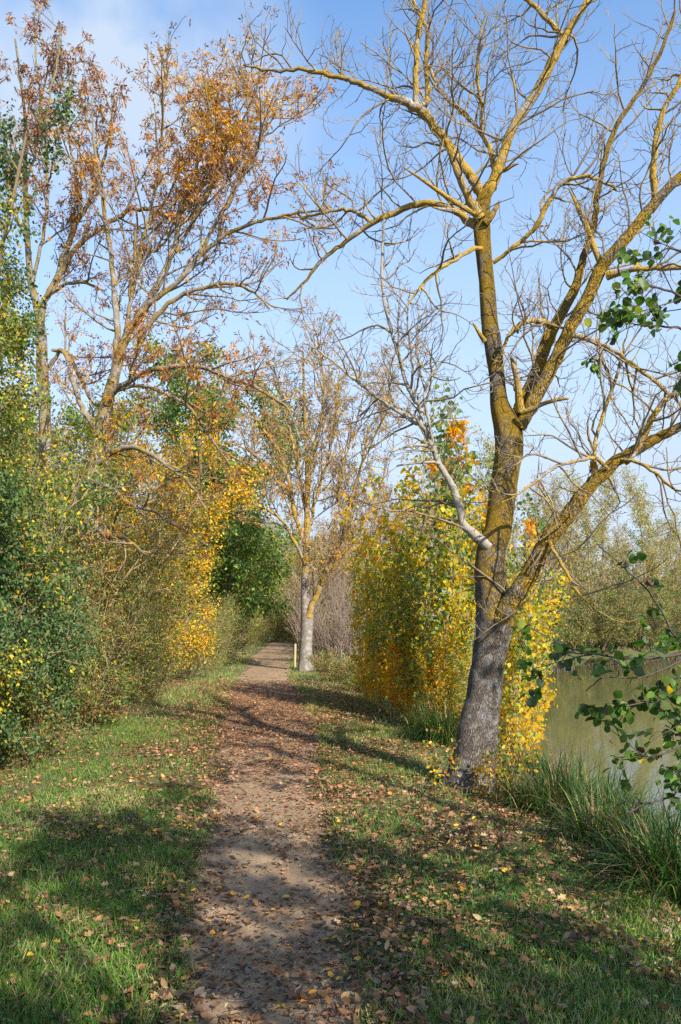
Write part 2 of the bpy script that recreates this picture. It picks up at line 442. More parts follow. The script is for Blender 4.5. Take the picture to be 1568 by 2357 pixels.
big_limbs = [
    # right-hand upright pair
    ([(1172, 1000, 46), (1192, 965, 44), (1205, 932, 40), (1227, 880, 30), (1250, 812, 30), (1276, 750, 27), (1320, 672, 22), (1335, 625, 19), (1352, 565, 15), (1370, 500, 14), (1375, 450, 13), (1394, 360, 12), (1424, 280, 11), (1480, 200, 10), (1525, 110, 8), (1554, 25, 6)], 8.3, 8.9, {'m': 0}),
    ([(1195, 985, 30), (1222, 935, 34), (1250, 880, 32), (1285, 815, 30), (1314, 750, 30), (1350, 690, 30), (1380, 625, 29), (1404, 590, 29), (1444, 545, 27), (1484, 495, 25), (1514, 460, 24), (1568, 405, 20), (1640, 340, 16), (1700, 250, 10)], 8.25, 7.8, {'m': 0}),
    ([(1509, 462, 16), (1504, 410, 15), (1504, 370, 14), (1514, 300, 13), (1535, 240, 12), (1560, 200, 11), (1590, 120, 8), (1605, 40, 5)], 7.95, 7.7),
    ([(1398, 635, 22), (1434, 625, 13), (1484, 618, 12), (1568, 615, 11), (1650, 600, 8)], 8.0, 7.6),
    ([(1385, 612, 16), (1368, 570, 13), (1354, 530, 12), (1340, 500, 11), (1325, 465, 8), (1309, 433, 3)], 8.1, 8.3, {'stub': 1, 'few': 1}),
    ([(1135, 605, 10), (1170, 580, 9), (1205, 550, 10), (1234, 520, 11), (1264, 465, 12), (1290, 425, 11), (1334, 408, 9), (1384, 415, 7), (1420, 440, 5)], 8.3, 7.7),
    # the crown left of the centre
    ([(1106, 505, 28), (1088, 470, 21), (1069, 435, 17), (1044, 370, 14), (1029, 330, 11), (1018, 310, 9)], 8.25, 8.1),
    ([(1116, 455, 30), (1100, 432, 25), (1079, 400, 21), (1044, 352, 20), (1014, 312, 20), (984, 272, 20), (956, 245, 21), (909, 228, 15), (844, 200, 12), (810, 187, 11), (784, 180, 10), (740, 170, 9), (680, 160, 8), (620, 164, 6), (560, 150, 4)], 8.3, 8.9),
    ([(958, 248, 16), (957, 210, 14), (959, 140, 13), (964, 75, 12), (979, 0, 11), (985, -80, 8)], 8.6, 8.5),
    ([(966, 242, 12), (982, 235, 12), (985, 205, 12), (982, 150, 11), (984, 75, 10), (965, 30, 8), (935, -30, 6)], 8.6, 8.8),
    ([(1122, 440, 28), (1134, 420, 26), (1154, 370, 24), (1174, 310, 21), (1209, 250, 22), (1249, 185, 20), (1284, 115, 18), (1314, 60, 16), (1350, 10, 14), (1385, -50, 11), (1420, -130, 7)], 8.3, 8.0),
    ([(1300, 95, 14), (1290, 76, 12), (1249, 30, 11), (1214, 0, 10), (1180, -40, 7)], 8.15, 8.5),
    ([(1140, 400, 13), (1134, 370, 12), (1124, 335, 11), (1104, 300, 10), (1064, 260, 9), (1024, 220, 8), (994, 170, 7), (975, 120, 4)], 8.3, 8.9),
    ([(1108, 305, 9), (1112, 265, 9), (1104, 215, 8), (1099, 150, 7), (1105, 90, 5), (1118, 30, 4)], 8.4, 8.2),
    ([(1150, 392, 14), (1164, 390, 11), (1180, 381, 7), (1195, 376, 3)], 8.3, 8.2, {'stub': 1}),
    ([(1090, 492, 12), (1079, 485, 11), (1024, 450, 10), (974, 415, 7), (929, 385, 3)], 8.2, 8.0, {'stub': 1}),
    ([(1100, 520, 24), (1084, 512, 21), (1054, 488, 17), (1004, 470, 15), (959, 472, 14), (884, 500, 13), (834, 530, 11), (784, 565, 9), (740, 600, 8), (700, 650, 6), (660, 690, 4)], 8.3, 9.1),
    ([(856, 515, 10), (838, 498, 9), (814, 485, 9), (784, 482, 8), (740, 490, 6), (690, 505, 4)], 8.8, 9.0),
    ([(1075, 505, 14), (1050, 487, 12), (1020, 482, 8), (996, 477, 3)], 8.1, 7.9, {'stub': 1}),
    ([(1118, 512, 18), (1129, 500, 16), (1140, 482, 12), (1151, 461, 5)], 8.2, 8.1, {'stub': 1}),
    ([(1108, 572, 11), (1084, 575, 10), (1044, 600, 9), (1009, 620, 8), (974, 655, 7), (949, 685, 5), (920, 730, 3)], 8.2, 7.8),
    ([(1115, 785, 12), (1104, 768, 9), (1089, 743, 4)], 8.2, 8.1, {'stub': 1}),
    ([(1198, 950, 22), (1195, 920, 19), (1192, 882, 15), (1183, 842, 13), (1177, 820, 5)], 8.2, 8.1, {'stub': 1}),
    ([(1200, 950, 14), (1222, 943, 12), (1249, 930, 10), (1280, 921, 9), (1309, 917, 6)], 8.1, 7.9, {'stub': 1, 'few': 1}),
    ([(1278, 755, 14), (1262, 745, 13), (1240, 738, 13), (1219, 738, 11), (1184, 757, 10), (1165, 785, 8), (1155, 820, 5)], 8.3, 7.9),
    ([(1312, 772, 12), (1345, 778, 11), (1390, 795, 10), (1430, 820, 10), (1470, 850, 9), (1515, 885, 8), (1568, 930, 6), (1620, 960, 4)], 8.1, 7.7),
    # the low limb to the right
    ([(1126, 1490, 12), (1138, 1452, 30), (1158, 1415, 44), (1184, 1374, 46), (1209, 1338, 42), (1236, 1290, 40), (1264, 1237, 40), (1299, 1195, 37), (1339, 1142, 34), (1374, 1102, 31), (1419, 1062, 28), (1479, 1027, 26), (1529, 1000, 23), (1568, 982, 20), (1650, 940, 16), (1720, 880, 10)], 8.25, 7.5, {'m': 0}),
    ([(1372, 1100, 22), (1369, 1082, 17), (1365, 1062, 14)], 7.8, 7.7, {'stub': 1}),
    ([(1440, 1065, 14), (1454, 1050, 15), (1484, 1000, 15), (1506, 955, 14), (1536, 917, 13), (1568, 900, 12), (1640, 850, 8)], 7.75, 7.4),
    ([(1362, 1085, 10), (1366, 1062, 9), (1374, 1002, 9), (1394, 937, 8), (1414, 882, 8), (1429, 832, 6), (1440, 780, 4)], 7.8, 8.2),
    ([(1400, 1080, 9), (1369, 1055, 9), (1324, 1062, 8), (1274, 1077, 8), (1234, 1107, 7), (1194, 1137, 6), (1154, 1157, 4)], 7.7, 7.3),
    ([(1262, 1240, 9), (1274, 1267, 8), (1299, 1307, 7), (1329, 1362, 6), (1379, 1412, 4)], 7.9, 7.5),
    ([(1430, 1058, 8), (1470, 1065, 8), (1510, 1090, 7), (1545, 1120, 6), (1568, 1130, 4)], 7.7, 7.1),
    # the pale limb rising to the left
    ([(1128, 1262, 26), (1105, 1242, 25), (1088, 1228, 22), (1069, 1207, 19), (1058, 1167, 18), (1044, 1127, 17), (1019, 1082, 14), (999, 1037, 14), (984, 1002, 13), (969, 972, 12), (969, 940, 10), (949, 912, 10), (934, 877, 9), (919, 822, 9), (905, 775, 8), (884, 690, 7), (879, 600, 6), (884, 515, 5), (875, 420, 3)], 8.2, 8.7, {'m': 2}),
    ([(970, 980, 9), (957, 973, 9), (909, 942, 8), (859, 907, 7), (809, 867, 6), (784, 847, 5), (740, 810, 4), (700, 790, 3)], 8.5, 9.0, {'m': 2}),
    ([(1000, 1030, 8), (984, 957, 7), (977, 917, 6), (984, 882, 6), (1004, 847, 5), (1034, 817, 3)], 8.4, 8.2, {'m': 2}),
    ([(1012, 1068, 8), (995, 1064, 7), (955, 1066, 6), (914, 1072, 4)], 8.3, 8.2, {'stub': 1, 'm': 2}),
    ([(988, 1030, 8), (970, 1025, 7), (940, 1028, 6), (898, 1040, 4)], 8.3, 8.1, {'stub': 1, 'm': 2, 'few': 1}),
    ([(945, 905, 7), (950, 860, 6), (945, 800, 5), (938, 730, 4), (945, 660, 3)], 8.6, 8.4, {'m': 2}),
]
big = traced_tree('ash_tree', big_base, big_trunk, big_limbs, (M_TRUNK, M_LIMB, M_PALE), TA, 11, trunk_n=90, sides=12)
tag(big, 'large leafless ash with yellow lichen leaning over the lake bank', 'tree')

# --- ash trees with rusty leaves
def ash_leaves(n, size, pal_fn, spray=5, keep=None):
    def f(root, base, tips, r):
        p, tan = on_tips(r, tips, n, .05)
        if keep is not None:
            k = keep(p + np.array(base), r); p, tan = p[k], tan[k]
        m = len(p)
        ax0 = norm(tan * .5 + r.normal(0, .5, (m, 3)) - np.array([0, 0, .45]))
        sd = norm(np.cross(ax0, r.normal(0, 1, (m, 3))))
        P, A = [], []
        for j in range(spray):
            s = (j // 2 + .4) * .55 * size; side = (1 if j % 2 else -1)
            P.append(p + ax0 * s); A.append(ax0 * .7 + sd * side * .8 + r.normal(0, .25, (m, 3)) - np.array([0, 0, .25]))
        P = np.concatenate(P); A = np.concatenate(A); k = len(P)
        up = r.normal(0, 1, (k, 3)) + np.array([0, 0, .4])
        col = np.tile(pal_fn(p + np.array(base), r), (spray, 1)) * (1 + r.uniform(-.2, .2, (k, 1)))
        leaf_mesh('foliage', M_LEAF, root, P, A, up, size * r.uniform(.7, 1.25, k), np.clip(col, .004, .9), 'slim')
    return f
def to_view(p):
    return np.stack([CX + p[:, 0] / p[:, 1] * F, HY - (p[:, 2] - EYE) / p[:, 1] * F], 1)

TL = [dict(den=3.0, t0=.15, len=(.7, 2.3), ang=(30, 65), r=.022, rmin=.008, n=7, wob=.16, trop=.07, up=.3, sides=4),
      dict(den=4.8, t0=.15, len=(.35, 1.0), ang=(30, 65), r=.009, rmin=.005, n=5, wob=.18, trop=.1, up=.35),
      dict(den=4.5, t0=.15, len=(.12, .4), ang=(30, 60), r=.0055, rmin=.004, n=3, wob=.2, trop=.1, up=.3)]
def l1_col(p, r):
    v = to_view(p)
    n = len(p)
    a = palette(r, n, [(RUST, 3.5), (BROWN, 2), (ORNG, 3), (GOLD, 1)])
    b = palette(r, n, [((.60, .34, .05), 5), (ORNG, 3), (YEL, 1.6), (RUST, 2), (TAN, 1.5)])
    c = palette(r, n, [(ORNG, 3), (RUST, 4), (GOLD, 2), (BROWN, 1)])
    w1 = np.exp(-(((v[:, 0] - 560) / 130) ** 2 + ((v[:, 1] - 250) / 100) ** 2)) * .95
    w2 = np.exp(-(((v[:, 0] - 370) / 90) ** 2 + ((v[:, 1] - 320) / 150) ** 2)) * 1.1
    u = r.random(n)
    out = a.copy(); k2 = u < w2; out[k2] = c[k2]; k1 = u < w1; out[k1] = b[k1]
    return out
def l1_keep(p, r):
    v = to_view(p)
    top = np.exp(-(((v[:, 0] - 430) / 260) ** 2 + ((v[:, 1] - 310) / 175) ** 2))
    low = np.exp(-(((v[:, 0] - 330) / 220) ** 2 + ((v[:, 1] - 900) / 170) ** 2)) * .6
    rgt_ = np.exp(-(((v[:, 0] - 660) / 150) ** 2 + ((v[:, 1] - 440) / 120) ** 2)) * .3
    return r.random(len(p)) < .12 + .56 * top + low + rgt_
l1_base = ground_at(185, 15.5)
l1 = traced_tree('ash_tree', l1_base,
    ([(183, 1545, 54), (186, 1480, 42), (193, 1320, 37), (205, 1180, 34), (225, 1050, 31), (240, 960, 30), (250, 915, 28), (258, 880, 23), (268, 850, 19)], 15.5, 15.5),
    [([(255, 890, 24), (265, 865, 23), (285, 790, 21), (310, 740, 19), (345, 690, 17), (375, 630, 15), (400, 580, 13), (410, 520, 12), (420, 470, 11), (440, 420, 9), (455, 370, 8), (470, 310, 6), (480, 240, 5)], 15.5, 15.2),
     ([(305, 750, 14), (330, 712, 13), (370, 680, 12), (420, 640, 11), (450, 600, 11), (490, 565, 10), (530, 535, 9), (580, 515, 8), (630, 500, 7), (690, 490, 6), (740, 485, 4)], 15.4, 14.6),
     ([(455, 600, 8), (500, 510, 8), (540, 440, 7), (580, 370, 6), (610, 300, 5), (620, 250, 4)], 15.0, 14.7),
     ([(535, 430, 6), (570, 370, 6), (600, 310, 5), (640, 250, 4), (655, 215, 3)], 14.9, 15.3),
     ([(520, 345, 5), (550, 290, 5), (575, 240, 4), (590, 190, 3)], 15.4, 15.0),
     ([(440, 525, 7), (490, 400, 6), (505, 300, 5), (490, 230, 4), (470, 185, 3)], 15.2, 15.0),
     ([(405, 580, 8), (440, 520, 8), (490, 430, 7), (520, 340, 6), (530, 260, 5), (525, 210, 4)], 15.2, 15.6),
     ([(318, 800, 11), (345, 745, 11), (400, 690, 10), (460, 665, 9), (520, 652, 8), (580, 668, 6), (620, 710, 4)], 15.4, 14.6),
     ([(262, 870, 16), (268, 800, 15), (270, 740, 15), (264, 690, 14), (260, 625, 12), (250, 540, 10), (240, 490, 9), (235, 420, 7), (220, 350, 6), (212, 260, 4)], 15.5, 16.2),
     ([(285, 790, 10), (300, 700, 9), (310, 640, 8), (330, 590, 7), (380, 560, 6), (430, 470, 5), (450, 400, 4)], 15.5, 16.0),
     ([(312, 600, 9), (312, 565, 9), (313, 530, 8)], 15.6, 15.6, {'stub': 1}),
     ([(300, 700, 9), (330, 560, 8), (355, 450, 7), (370, 350, 6), (375, 260, 5), (370, 215, 4)], 15.6, 16.0),
     ([(245, 930, 18), (262, 900, 13), (300, 877, 12), (350, 852, 12), (425, 843, 11), (475, 848, 11), (525, 870, 10), (575, 885, 9), (625, 912, 7), (665, 945, 5), (690, 1010, 4)], 15.4, 14.2),
     ([(250, 915, 10), (280, 897, 9), (320, 886, 9), (370, 902, 8), (425, 928, 8), (455, 962, 7), (485, 1007, 6), (530, 1070, 4)], 15.4, 14.4),
     ([(222, 1070, 18), (260, 1040, 14), (310, 1030, 12), (370, 1060, 9), (430, 1110, 7), (480, 1180, 5)], 15.4, 14.2),
     ([(215, 1110, 16), (250, 1120, 13), (300, 1160, 10), (360, 1180, 8), (420, 1220, 5)], 15.3, 14.0),
     ([(230, 1000, 16), (190, 940, 13), (170, 880, 11), (150, 815, 10), (120, 805, 8)], 15.5, 15.8),
     ([(205, 1190, 14), (240, 1230, 11), (290, 1240, 9), (340, 1280, 5)], 15.2, 13.8)],
    (M_DULL, M_DULL), TL, 21, leaf=ash_leaves(15000, .08, l1_col, 5, l1_keep), sides=7)
tag(l1, 'tall ash with orange and rust leaves rising from the left hedge', 'tree')

def l2_col(p, r): return palette(r, len(p), [(RUST, 5), (BROWN, 3), (ORNG, 2), ((.2, .07, .05), 2)])
l2_base = ground_at(105, 17.5)
l2 = traced_tree('ash_tree', l2_base,
    ([(108, 1545, 46), (106, 1300, 32), (105, 1100, 28), (103, 950, 27), (97, 850, 26), (95, 760, 22), (82, 690, 17), (70, 640, 15), (62, 520, 12), (58, 400, 10), (60, 300, 8), (50, 200, 6), (35, 90, 4)], 17.5, 17.5),
    [([(95, 765, 16), (100, 700, 15), (128, 650, 15), (150, 575, 14), (172, 520, 12), (190, 490, 11), (215, 440, 9), (240, 370, 7), (255, 290, 5), (265, 220, 4)], 17.4, 17.0),
     ([(130, 645, 12), (185, 562, 11), (240, 520, 11), (285, 490, 10), (320, 480, 9), (365, 490, 7), (410, 520, 4)], 17.2, 16.4),
     ([(100, 690, 11), (135, 660, 9), (190, 650, 7), (240, 670, 5)], 17.2, 16.6),
     ([(75, 650, 9), (95, 560, 8), (110, 460, 8), (105, 360, 7), (110, 250, 6), (130, 150, 5), (140, 60, 3)], 17.4, 17.0),
     ([(65, 560, 9), (30, 470, 8), (5, 380, 7), (-20, 280, 5), (-10, 170, 4)], 17.5, 17.0),
     ([(60, 420, 7), (85, 330, 6), (95, 240, 5), (80, 120, 4), (90, 30, 3)], 17.5, 18.0),
     ([(110, 850, 10), (135, 812, 9), (160, 815, 9), (175, 850, 8), (200, 900, 7), (215, 960, 5)], 17.2, 16.6),
     ([(188, 495, 8), (180, 420, 7), (160, 330, 6), (155, 240, 5), (170, 170, 3)], 17.2, 17.6)],
    (M_DULL, M_DULL), [dn(TL[0], den=2.0), dn(TL[1], den=3.8), TL[2]], 22,
    leaf=ash_leaves(5200, .09, l2_col, 5, lambda p, r: r.random(len(p)) < .2 + .3 * (to_view(p)[:, 1] < 700)), sides=6)
tag(l2, 'tall ash with sparse dark rust leaves behind the orange ash, furthest left', 'tree')

def mid_col(p, r): return palette(r, len(p), [((.48, .33, .14), 5), (ORNG, .7), (GOLD, 1.2), ((.3, .2, .12), 2.4), (OLIVE, 2.2)])
mid_base = ground_at(704, 26.5)
TM = [dict(den=2.8, t0=.12, len=(.9, 2.6), ang=(22, 50), r=.024, rmin=.01, n=7, wob=.13, trop=.09, up=.3, sides=4),
      dict(den=4, t0=.12, len=(.5, 1.3), ang=(25, 55), r=.011, rmin=.007, n=5, wob=.16, trop=.1, up=.35),
      dict(den=3.0, t0=.15, len=(.2, .6), ang=(25, 55), r=.0075, rmin=.006, n=3, wob=.2, trop=.1, up=.3)]
mid = traced_tree('ash_tree', mid_base,
    ([(703, 1545, 40), (704, 1525, 34), (705, 1480, 28), (707, 1430, 29), (705, 1395, 25), (702, 1370, 19), (703, 1330, 18), (705, 1280, 16), (707, 1200, 14), (708, 1100, 11), (704, 1000, 8), (700, 900, 6), (698, 810, 4)], 26.5, 26.5),
    [([(710, 1420, 18), (717, 1395, 14), (729, 1372, 13), (738, 1345, 13), (748, 1320, 12), (770, 1280, 10), (790, 1230, 9), (800, 1180, 9), (815, 1130, 7), (835, 1060, 6), (850, 980, 4)], 26.4, 25.8),
     ([(748, 1322, 8), (775, 1290, 8), (810, 1250, 7), (840, 1200, 6), (870, 1140, 5), (890, 1070, 3)], 26.2, 25.5),
     ([(705, 1270, 10), (690, 1220, 10), (678, 1180, 10), (668, 1120, 9), (645, 1050, 8), (610, 990, 7), (570, 940, 5), (530, 900, 4)], 26.5, 26.0),
     ([(707, 1240, 9), (720, 1180, 8), (735, 1120, 7), (760, 1040, 6), (775, 950, 5), (780, 860, 3)], 26.5, 27.2),
     ([(704, 1180, 8), (690, 1100, 8), (672, 1010, 7), (650, 920, 5), (630, 840, 3)], 26.6, 27.2),
     ([(708, 1120, 7), (720, 1040, 7), (740, 960, 6), (745, 880, 5), (735, 790, 3)], 26.5, 26.0),
     ([(795, 1220, 6), (780, 1150, 6), (790, 1070, 5), (815, 990, 4), (840, 900, 3)], 26.1, 26.6),
     ([(703, 1300, 8), (680, 1250, 7), (650, 1200, 6), (610, 1170, 5), (570, 1160, 4)], 26.4, 25.2),
     ([(668, 1130, 6), (640, 1110, 6), (600, 1060, 5), (560, 1030, 4), (520, 1020, 3)], 26.4, 25.4),
     ([(830, 1075, 5), (860, 1010, 5), (885, 950, 4), (900, 880, 3)], 26.0, 25.6)],
    (M_MIDB, M_LIMB), TM, 23, leaf=ash_leaves(6200, .11, mid_col, 4, lambda p, r: r.random(len(p)) < .75), sides=6, trunk_n=50)
tag(mid, 'forked grey ash standing at the right edge of the path', 'tree')

# ------------------------------------------------------------------ shrubs and hedge, left of the path
S_FINE = lambda r, den1, den2, l1_, l2_: [dict(den=den1, t0=.1, len=l1_, ang=(30, 70), r=r, rmin=.004, n=5, wob=.18, trop=.06, up=.25),
                                          dict(den=den2, t0=.1, len=l2_, ang=(30, 70), r=r * .5, rmin=.003, n=4, wob=.2, trop=.06, up=.2)]
P = {}
P['dogwood'] = plant('dogwood_shrub', 31, 2.5, .018, 13, .75, S_FINE(.009, 4.5, 6, (.4, 1.0), (.15, .5)),
    dict(n=19000, size=.050, jit=.07, droop=.45, shape='oval', pal=[(BGREEN, 5), ((.085, .15, .045), 5), (DGREEN, 3), (OLIVE, 1), (YEL, .12), (ORNG, .15)]), M_BROWN, M_TAN, 'stem', .35)
P['hazel'] = plant('hazel_shrub', 32, 4.2, .03, 12, .5, S_FINE(.012, 3.2, 5.5, (.5, 1.3), (.2, .6)),
    dict(n=19000, size=.052, jit=.08, droop=.5, shape='oval', pal=[(LIME, 3.4), (YEL, 1.8), (GREEN, 3.4), (OLIVE, 4), (BGREEN, 2), (TAN, .5)], zone=([(GREEN, 3), (BGREEN, 3), (DGREEN, 2)], 1.1, .55)), M_BROWN, M_OCHRE, 'stem', .35)
P['thorn'] = plant('hawthorn_shrub', 33, 4.6, .04, 10, .55, [dict(den=3.4, t0=.1, len=(.6, 1.7), ang=(35, 80), r=.016, rmin=.006, n=6, wob=.24, trop=.02, up=.1, sides=4),
      dict(den=6.5, t0=.05, len=(.3, .85), ang=(35, 80), r=.008, rmin=.005, n=5, wob=.26, trop=.02, up=.1)],
    dict(n=24000, size=.058, jit=.12, droop=.3, pal=[(OLIVE, 5), (YEL, 2.2), (TAN, 1.2), (BROWN, 1), (LIME, 2), (RUST, .7), (GREEN, 3.4)], zone=([(OLIVE, 3), (GREEN, 3), (LIME, 1)], .8, .55)), M_OCHRE, M_OCHRE, 'stem', .4)
P['mixed'] = plant('privet_shrub', 34, 2.4, .015, 14, .8, S_FINE(.008, 5, 6.5, (.35, .9), (.15, .5)),
    dict(n=20000, size=.043, jit=.08, droop=.3, shape='diamond', pal=[(GREEN, 4), (LIME, 1.6), (OLIVE, 4), (BGREEN, 2), (YEL, .7), (RUST, .8), (TAN, .8)], zone=([(OLIVE, 2), (BROWN, 2), (RUST, 1.5), (GREEN, 1)], 1.3, .6)), M_BROWN, M_TAN, 'stem', .4)
P['bramble'] = plant('bramble_bush', 35, 1.15, .008, 14, 1.3, S_FINE(.005, 7, 8, (.2, .6), (.1, .3)),
    dict(n=4200, size=.048, jit=.06, droop=.2, shape='oval', pal=[(GREEN, 4), (OLIVE, 3), (LIME, 1), (RUST, 2), (BROWN, 1.5), (TAN, 1)]), M_BROWN, M_BROWN, 'stem', .4, trop=-.06)
P['yellow'] = plant('field_maple', 36, 6.6, .07, 5, .42, [dict(den=2.6, t0=.08, len=(.8, 2.1), ang=(35, 75), r=.02, rmin=.007, n=6, wob=.16, trop=.02, up=.15, sides=4),
      dict(den=4.5, t0=.1, len=(.4, 1.0), ang=(30, 70), r=.009, rmin=.005, n=5, wob=.2, trop=.02, up=.1)],
    dict(n=26000, size=.07, jit=.12, droop=.35, shape='oval', pal=[(YEL, 5), (GOLD, 3), (OLIVE, 2.4), (LIME, 1.5), (ORNG, .8)], zone=([(OLIVE, 3), (BROWN, 2), (TAN, 2), (RUST, 1)], .6, .56)), M_BROWN, M_OCHRE, 'trunk', .3)
P['green'] = plant('green_maple', 37, 9.6, .13, 3, .3, [dict(den=2.2, t0=.1, len=(1.2, 3.0), ang=(40, 80), r=.035, rmin=.01, n=6, wob=.15, trop=.02, up=.15, sides=4),
      dict(den=3.6, t0=.1, len=(.5, 1.4), ang=(30, 70), r=.012, rmin=.007, n=4, wob=.2, trop=.02, up=.1)],
    dict(n=30000, size=.12, jit=.2, droop=.4, shape='oval', pal=[((.15, .24, .055), 6), (GREEN, 3), (DGREEN, .8), (OLIVE, 2.2), (LIME, 2.4), (ORNG, .15)]), M_BROWN, M_BROWN, 'trunk', .3)
P['grey'] = plant('bare_shrub', 38, 3.6, .02, 16, .5, [dict(den=3.6, t0=.1, len=(.5, 1.4), ang=(15, 40), r=.01, rmin=.006, n=5, wob=.1, trop=.08, up=.3),
      dict(den=4.5, t0=.1, len=(.3, .8), ang=(15, 45), r=.007, rmin=.005, n=3, wob=.14, trop=.08, up=.3)],
    dict(n=700, size=.06, jit=.05, pal=[(TAN, 2), (OLIVE, 2), (RUST, 1)]), M_GREYT, M_GREYT, 'stem', .6, trop=.03)
P['olive'] = plant('willow_tree', 39, 7.5, .06, 6, .45, [dict(den=2.6, t0=.06, len=(.8, 2.2), ang=(25, 60), r=.02, rmin=.009, n=6, wob=.14, trop=.04, up=.2, sides=3),
      dict(den=4.0, t0=.1, len=(.4, 1.2), ang=(25, 60), r=.01, rmin=.007, n=4, wob=.18, trop=.03, up=.1)],
    dict(n=22000, size=.115, jit=.15, droop=.3, pal=[(OLIVE, 4), (LIME, 2.4), (YEL, 1.6), (TAN, 2), (GREEN, 2.4)], zone=([(TAN, 2), (OLIVE, 2), (BROWN, 1), (GOLD, 1)], .5, .55)), M_OCHRE, M_OCHRE, 'trunk', .5)
P['tall'] = plant('elm_tree', 40, 7.4, .07, 3, .12, [dict(den=6.2, t0=.06, len=(.4, .85), ang=(40, 80), r=.014, rmin=.005, n=6, wob=.18, trop=.02, up=.1, fall=.3),
      dict(den=7, t0=.1, len=(.2, .55), ang=(30, 70), r=.006, rmin=.003, n=4, wob=.2, trop=-.03, up=0)],
    dict(n=42000, size=.046, jit=.08, droop=.6, shape='oval', pal=[(GREEN, 5), (DGREEN, 5), ((.10, .14, .07), 3), (OLIVE, 1.4), (YEL, .12), (ORNG, .25)], zone=([(OLIVE, 3), (YEL, .8), (LIME, 1), (GREEN, 2)], 1.0, .62)), M_BROWN, M_BROWN, 'trunk', .2)

CATS = {'dogwood': 'shrub', 'hazel': 'shrub', 'thorn': 'shrub', 'mixed': 'shrub', 'bramble': 'bush', 'yellow': 'tree', 'green': 'tree', 'grey': 'shrub', 'olive': 'tree', 'tall': 'tree'}
used = set()
def put(kind, X, D, sc, rz, label, group=None):
    o = P[kind]
    loc = (X, D, gzs(X, D) - .03)
    if kind in used: return place_copy(o, loc, rz, sc, label, group)
    used.add(kind)
    o.location = loc; o.rotation_euler = (0, 0, rz); o.scale = sc if isinstance(sc, tuple) else (sc, sc, sc)
    return tag(o, label, CATS[kind], group)
GH = 'hedge plants along the left of the path'
put('tall', -3.74, 8.6, .95, .3, 'tall narrow elm with green and yellowing leaves at the left edge', GH)
put('tall', -4.45, 9.5, .84, 2.0, 'second narrow elm with yellowing leaves behind the first', GH)
put('dogwood', -4.35, 8.5, .92, .2, 'dark green dogwood bush at the hedge foot, nearest on the left', GH)
put('dogwood', -4.55, 9.9, 1.12, 2.1, 'taller green dogwood bush beside the nearest dogwood', GH)
put('dogwood', -4.6, 11.4, .9, 4.0, 'green dogwood between the tall dogwood and the privet', GH)
put('hazel', -5.0, 10.2, 1.05, .9, 'tall hazel of yellow and lime leaves above the dogwoods', GH)
put('hazel', -5.6, 12.6, 1.1, 2.9, 'yellow green hazel under the trunk of the orange ash', GH)
put('thorn', -5.4, 15.0, 1.15, 1.0, 'ochre twigged hawthorn thicket with few leaves beside the orange ash', GH)
put('thorn', -5.2, 17.6, 1.2, 3.3, 'second ochre hawthorn, between the first hawthorn and yellow maple', GH)
put('thorn', -7.6, 16.5, 1.35, 5.0, 'tall brown hawthorn deep in the hedge behind the ash trunk', GH)
put('mixed', -4.6, 13.2, 1.1, .1, 'low privet with olive and russet leaves beside the leafy verge', GH)
put('mixed', -4.75, 15.2, 1.2, 1.4, 'low green privet in front of the ochre hawthorns', GH)
put('mixed', -4.9, 17.3, 1.2, 2.6, 'pale green privet just before the bright yellow sapling', GH)
put('mixed', -5.5, 19.8, .9, 4.2, 'small privet under the yellow maple', GH)
put('bramble', -3.95, 9.6, .8, 0, 'low bramble with russet leaves at the foot of the dogwoods', GH)
put('bramble', -4.15, 12.2, .95, 1.3, 'bramble with brown leaves between the dogwood and verge', GH)
put('bramble', -4.5, 14.6, 1.0, 2.2, 'bramble in front of the low green privet', GH)
put('bramble', -4.9, 19.0, 1.1, 3.7, 'bramble at the hedge foot below the yellow maple', GH)
put('hazel', -5.0, 27.6, .62, 4.4, 'young yellow green hazel in front of the dark green maple', GH)
put('hazel', -5.2, 24.4, .55, 1.4, 'young hazel between the yellow and green maples', GH)
put('bramble', -6.1, 30.0, 1.5, 3.0, 'yellow green bramble mound beside the far part of the path', GH)
put('yellow', -4.9, 20.5, 1.0, .4, 'bright yellow field maple leaning toward the path', GH)
put('yellow', -6.6, 22.5, 1.12, 2.5, 'duller yellow field maple behind the bright one', GH)
put('yellow', -5.15, 19.2, (.3, .3, .36), 1.0, 'small bright yellow maple sapling at the hedge foot', GH)
put('green', -4.9, 31.0, 1.25, .0, 'large dark green maple overhanging the far path', GH)
put('green', -5.2, 38.0, 1.22, 2.0, 'dark green maple behind the overhanging one', GH)
put('green', -9.5, 26.0, .9, 4.0, 'green maple mostly hidden behind the yellow maples', GH)
put('olive', -8.6, 20.0, .95, .7, 'olive willow filling the hedge behind the hawthorns', GH)
put('olive', -8.0, 13.0, .75, 2.7, 'olive willow behind the hazels at left', GH)
GE = 'willows closing the far end of the path'
for X, D, sc in [(-6.3, 40, .72), (-6.8, 45, .85), (-7.2, 51, .95), (-7.4, 57, 1.05), (-6.6, 64, 1.15), (-4.8, 70, 1.15), (-2.4, 66, 1.1), (-.9, 57, 1.0), (.8, 51, 1.0), (-3.6, 79, 1.5), (-9.5, 48, 1.2), (-8.6, 66, 1.5), (2.6, 58, 1.2), (.4, 76, 1.5)]:
    put('olive', X, D, sc, D * .73, 'olive willow closing the view at the far end of the path' if D > 55 else 'low olive willow on the left before the bend of the path' if X < 0 and D < 52 else 'olive willow behind the forked ash', GE)
GM = 'shrubs at the far end of the path'
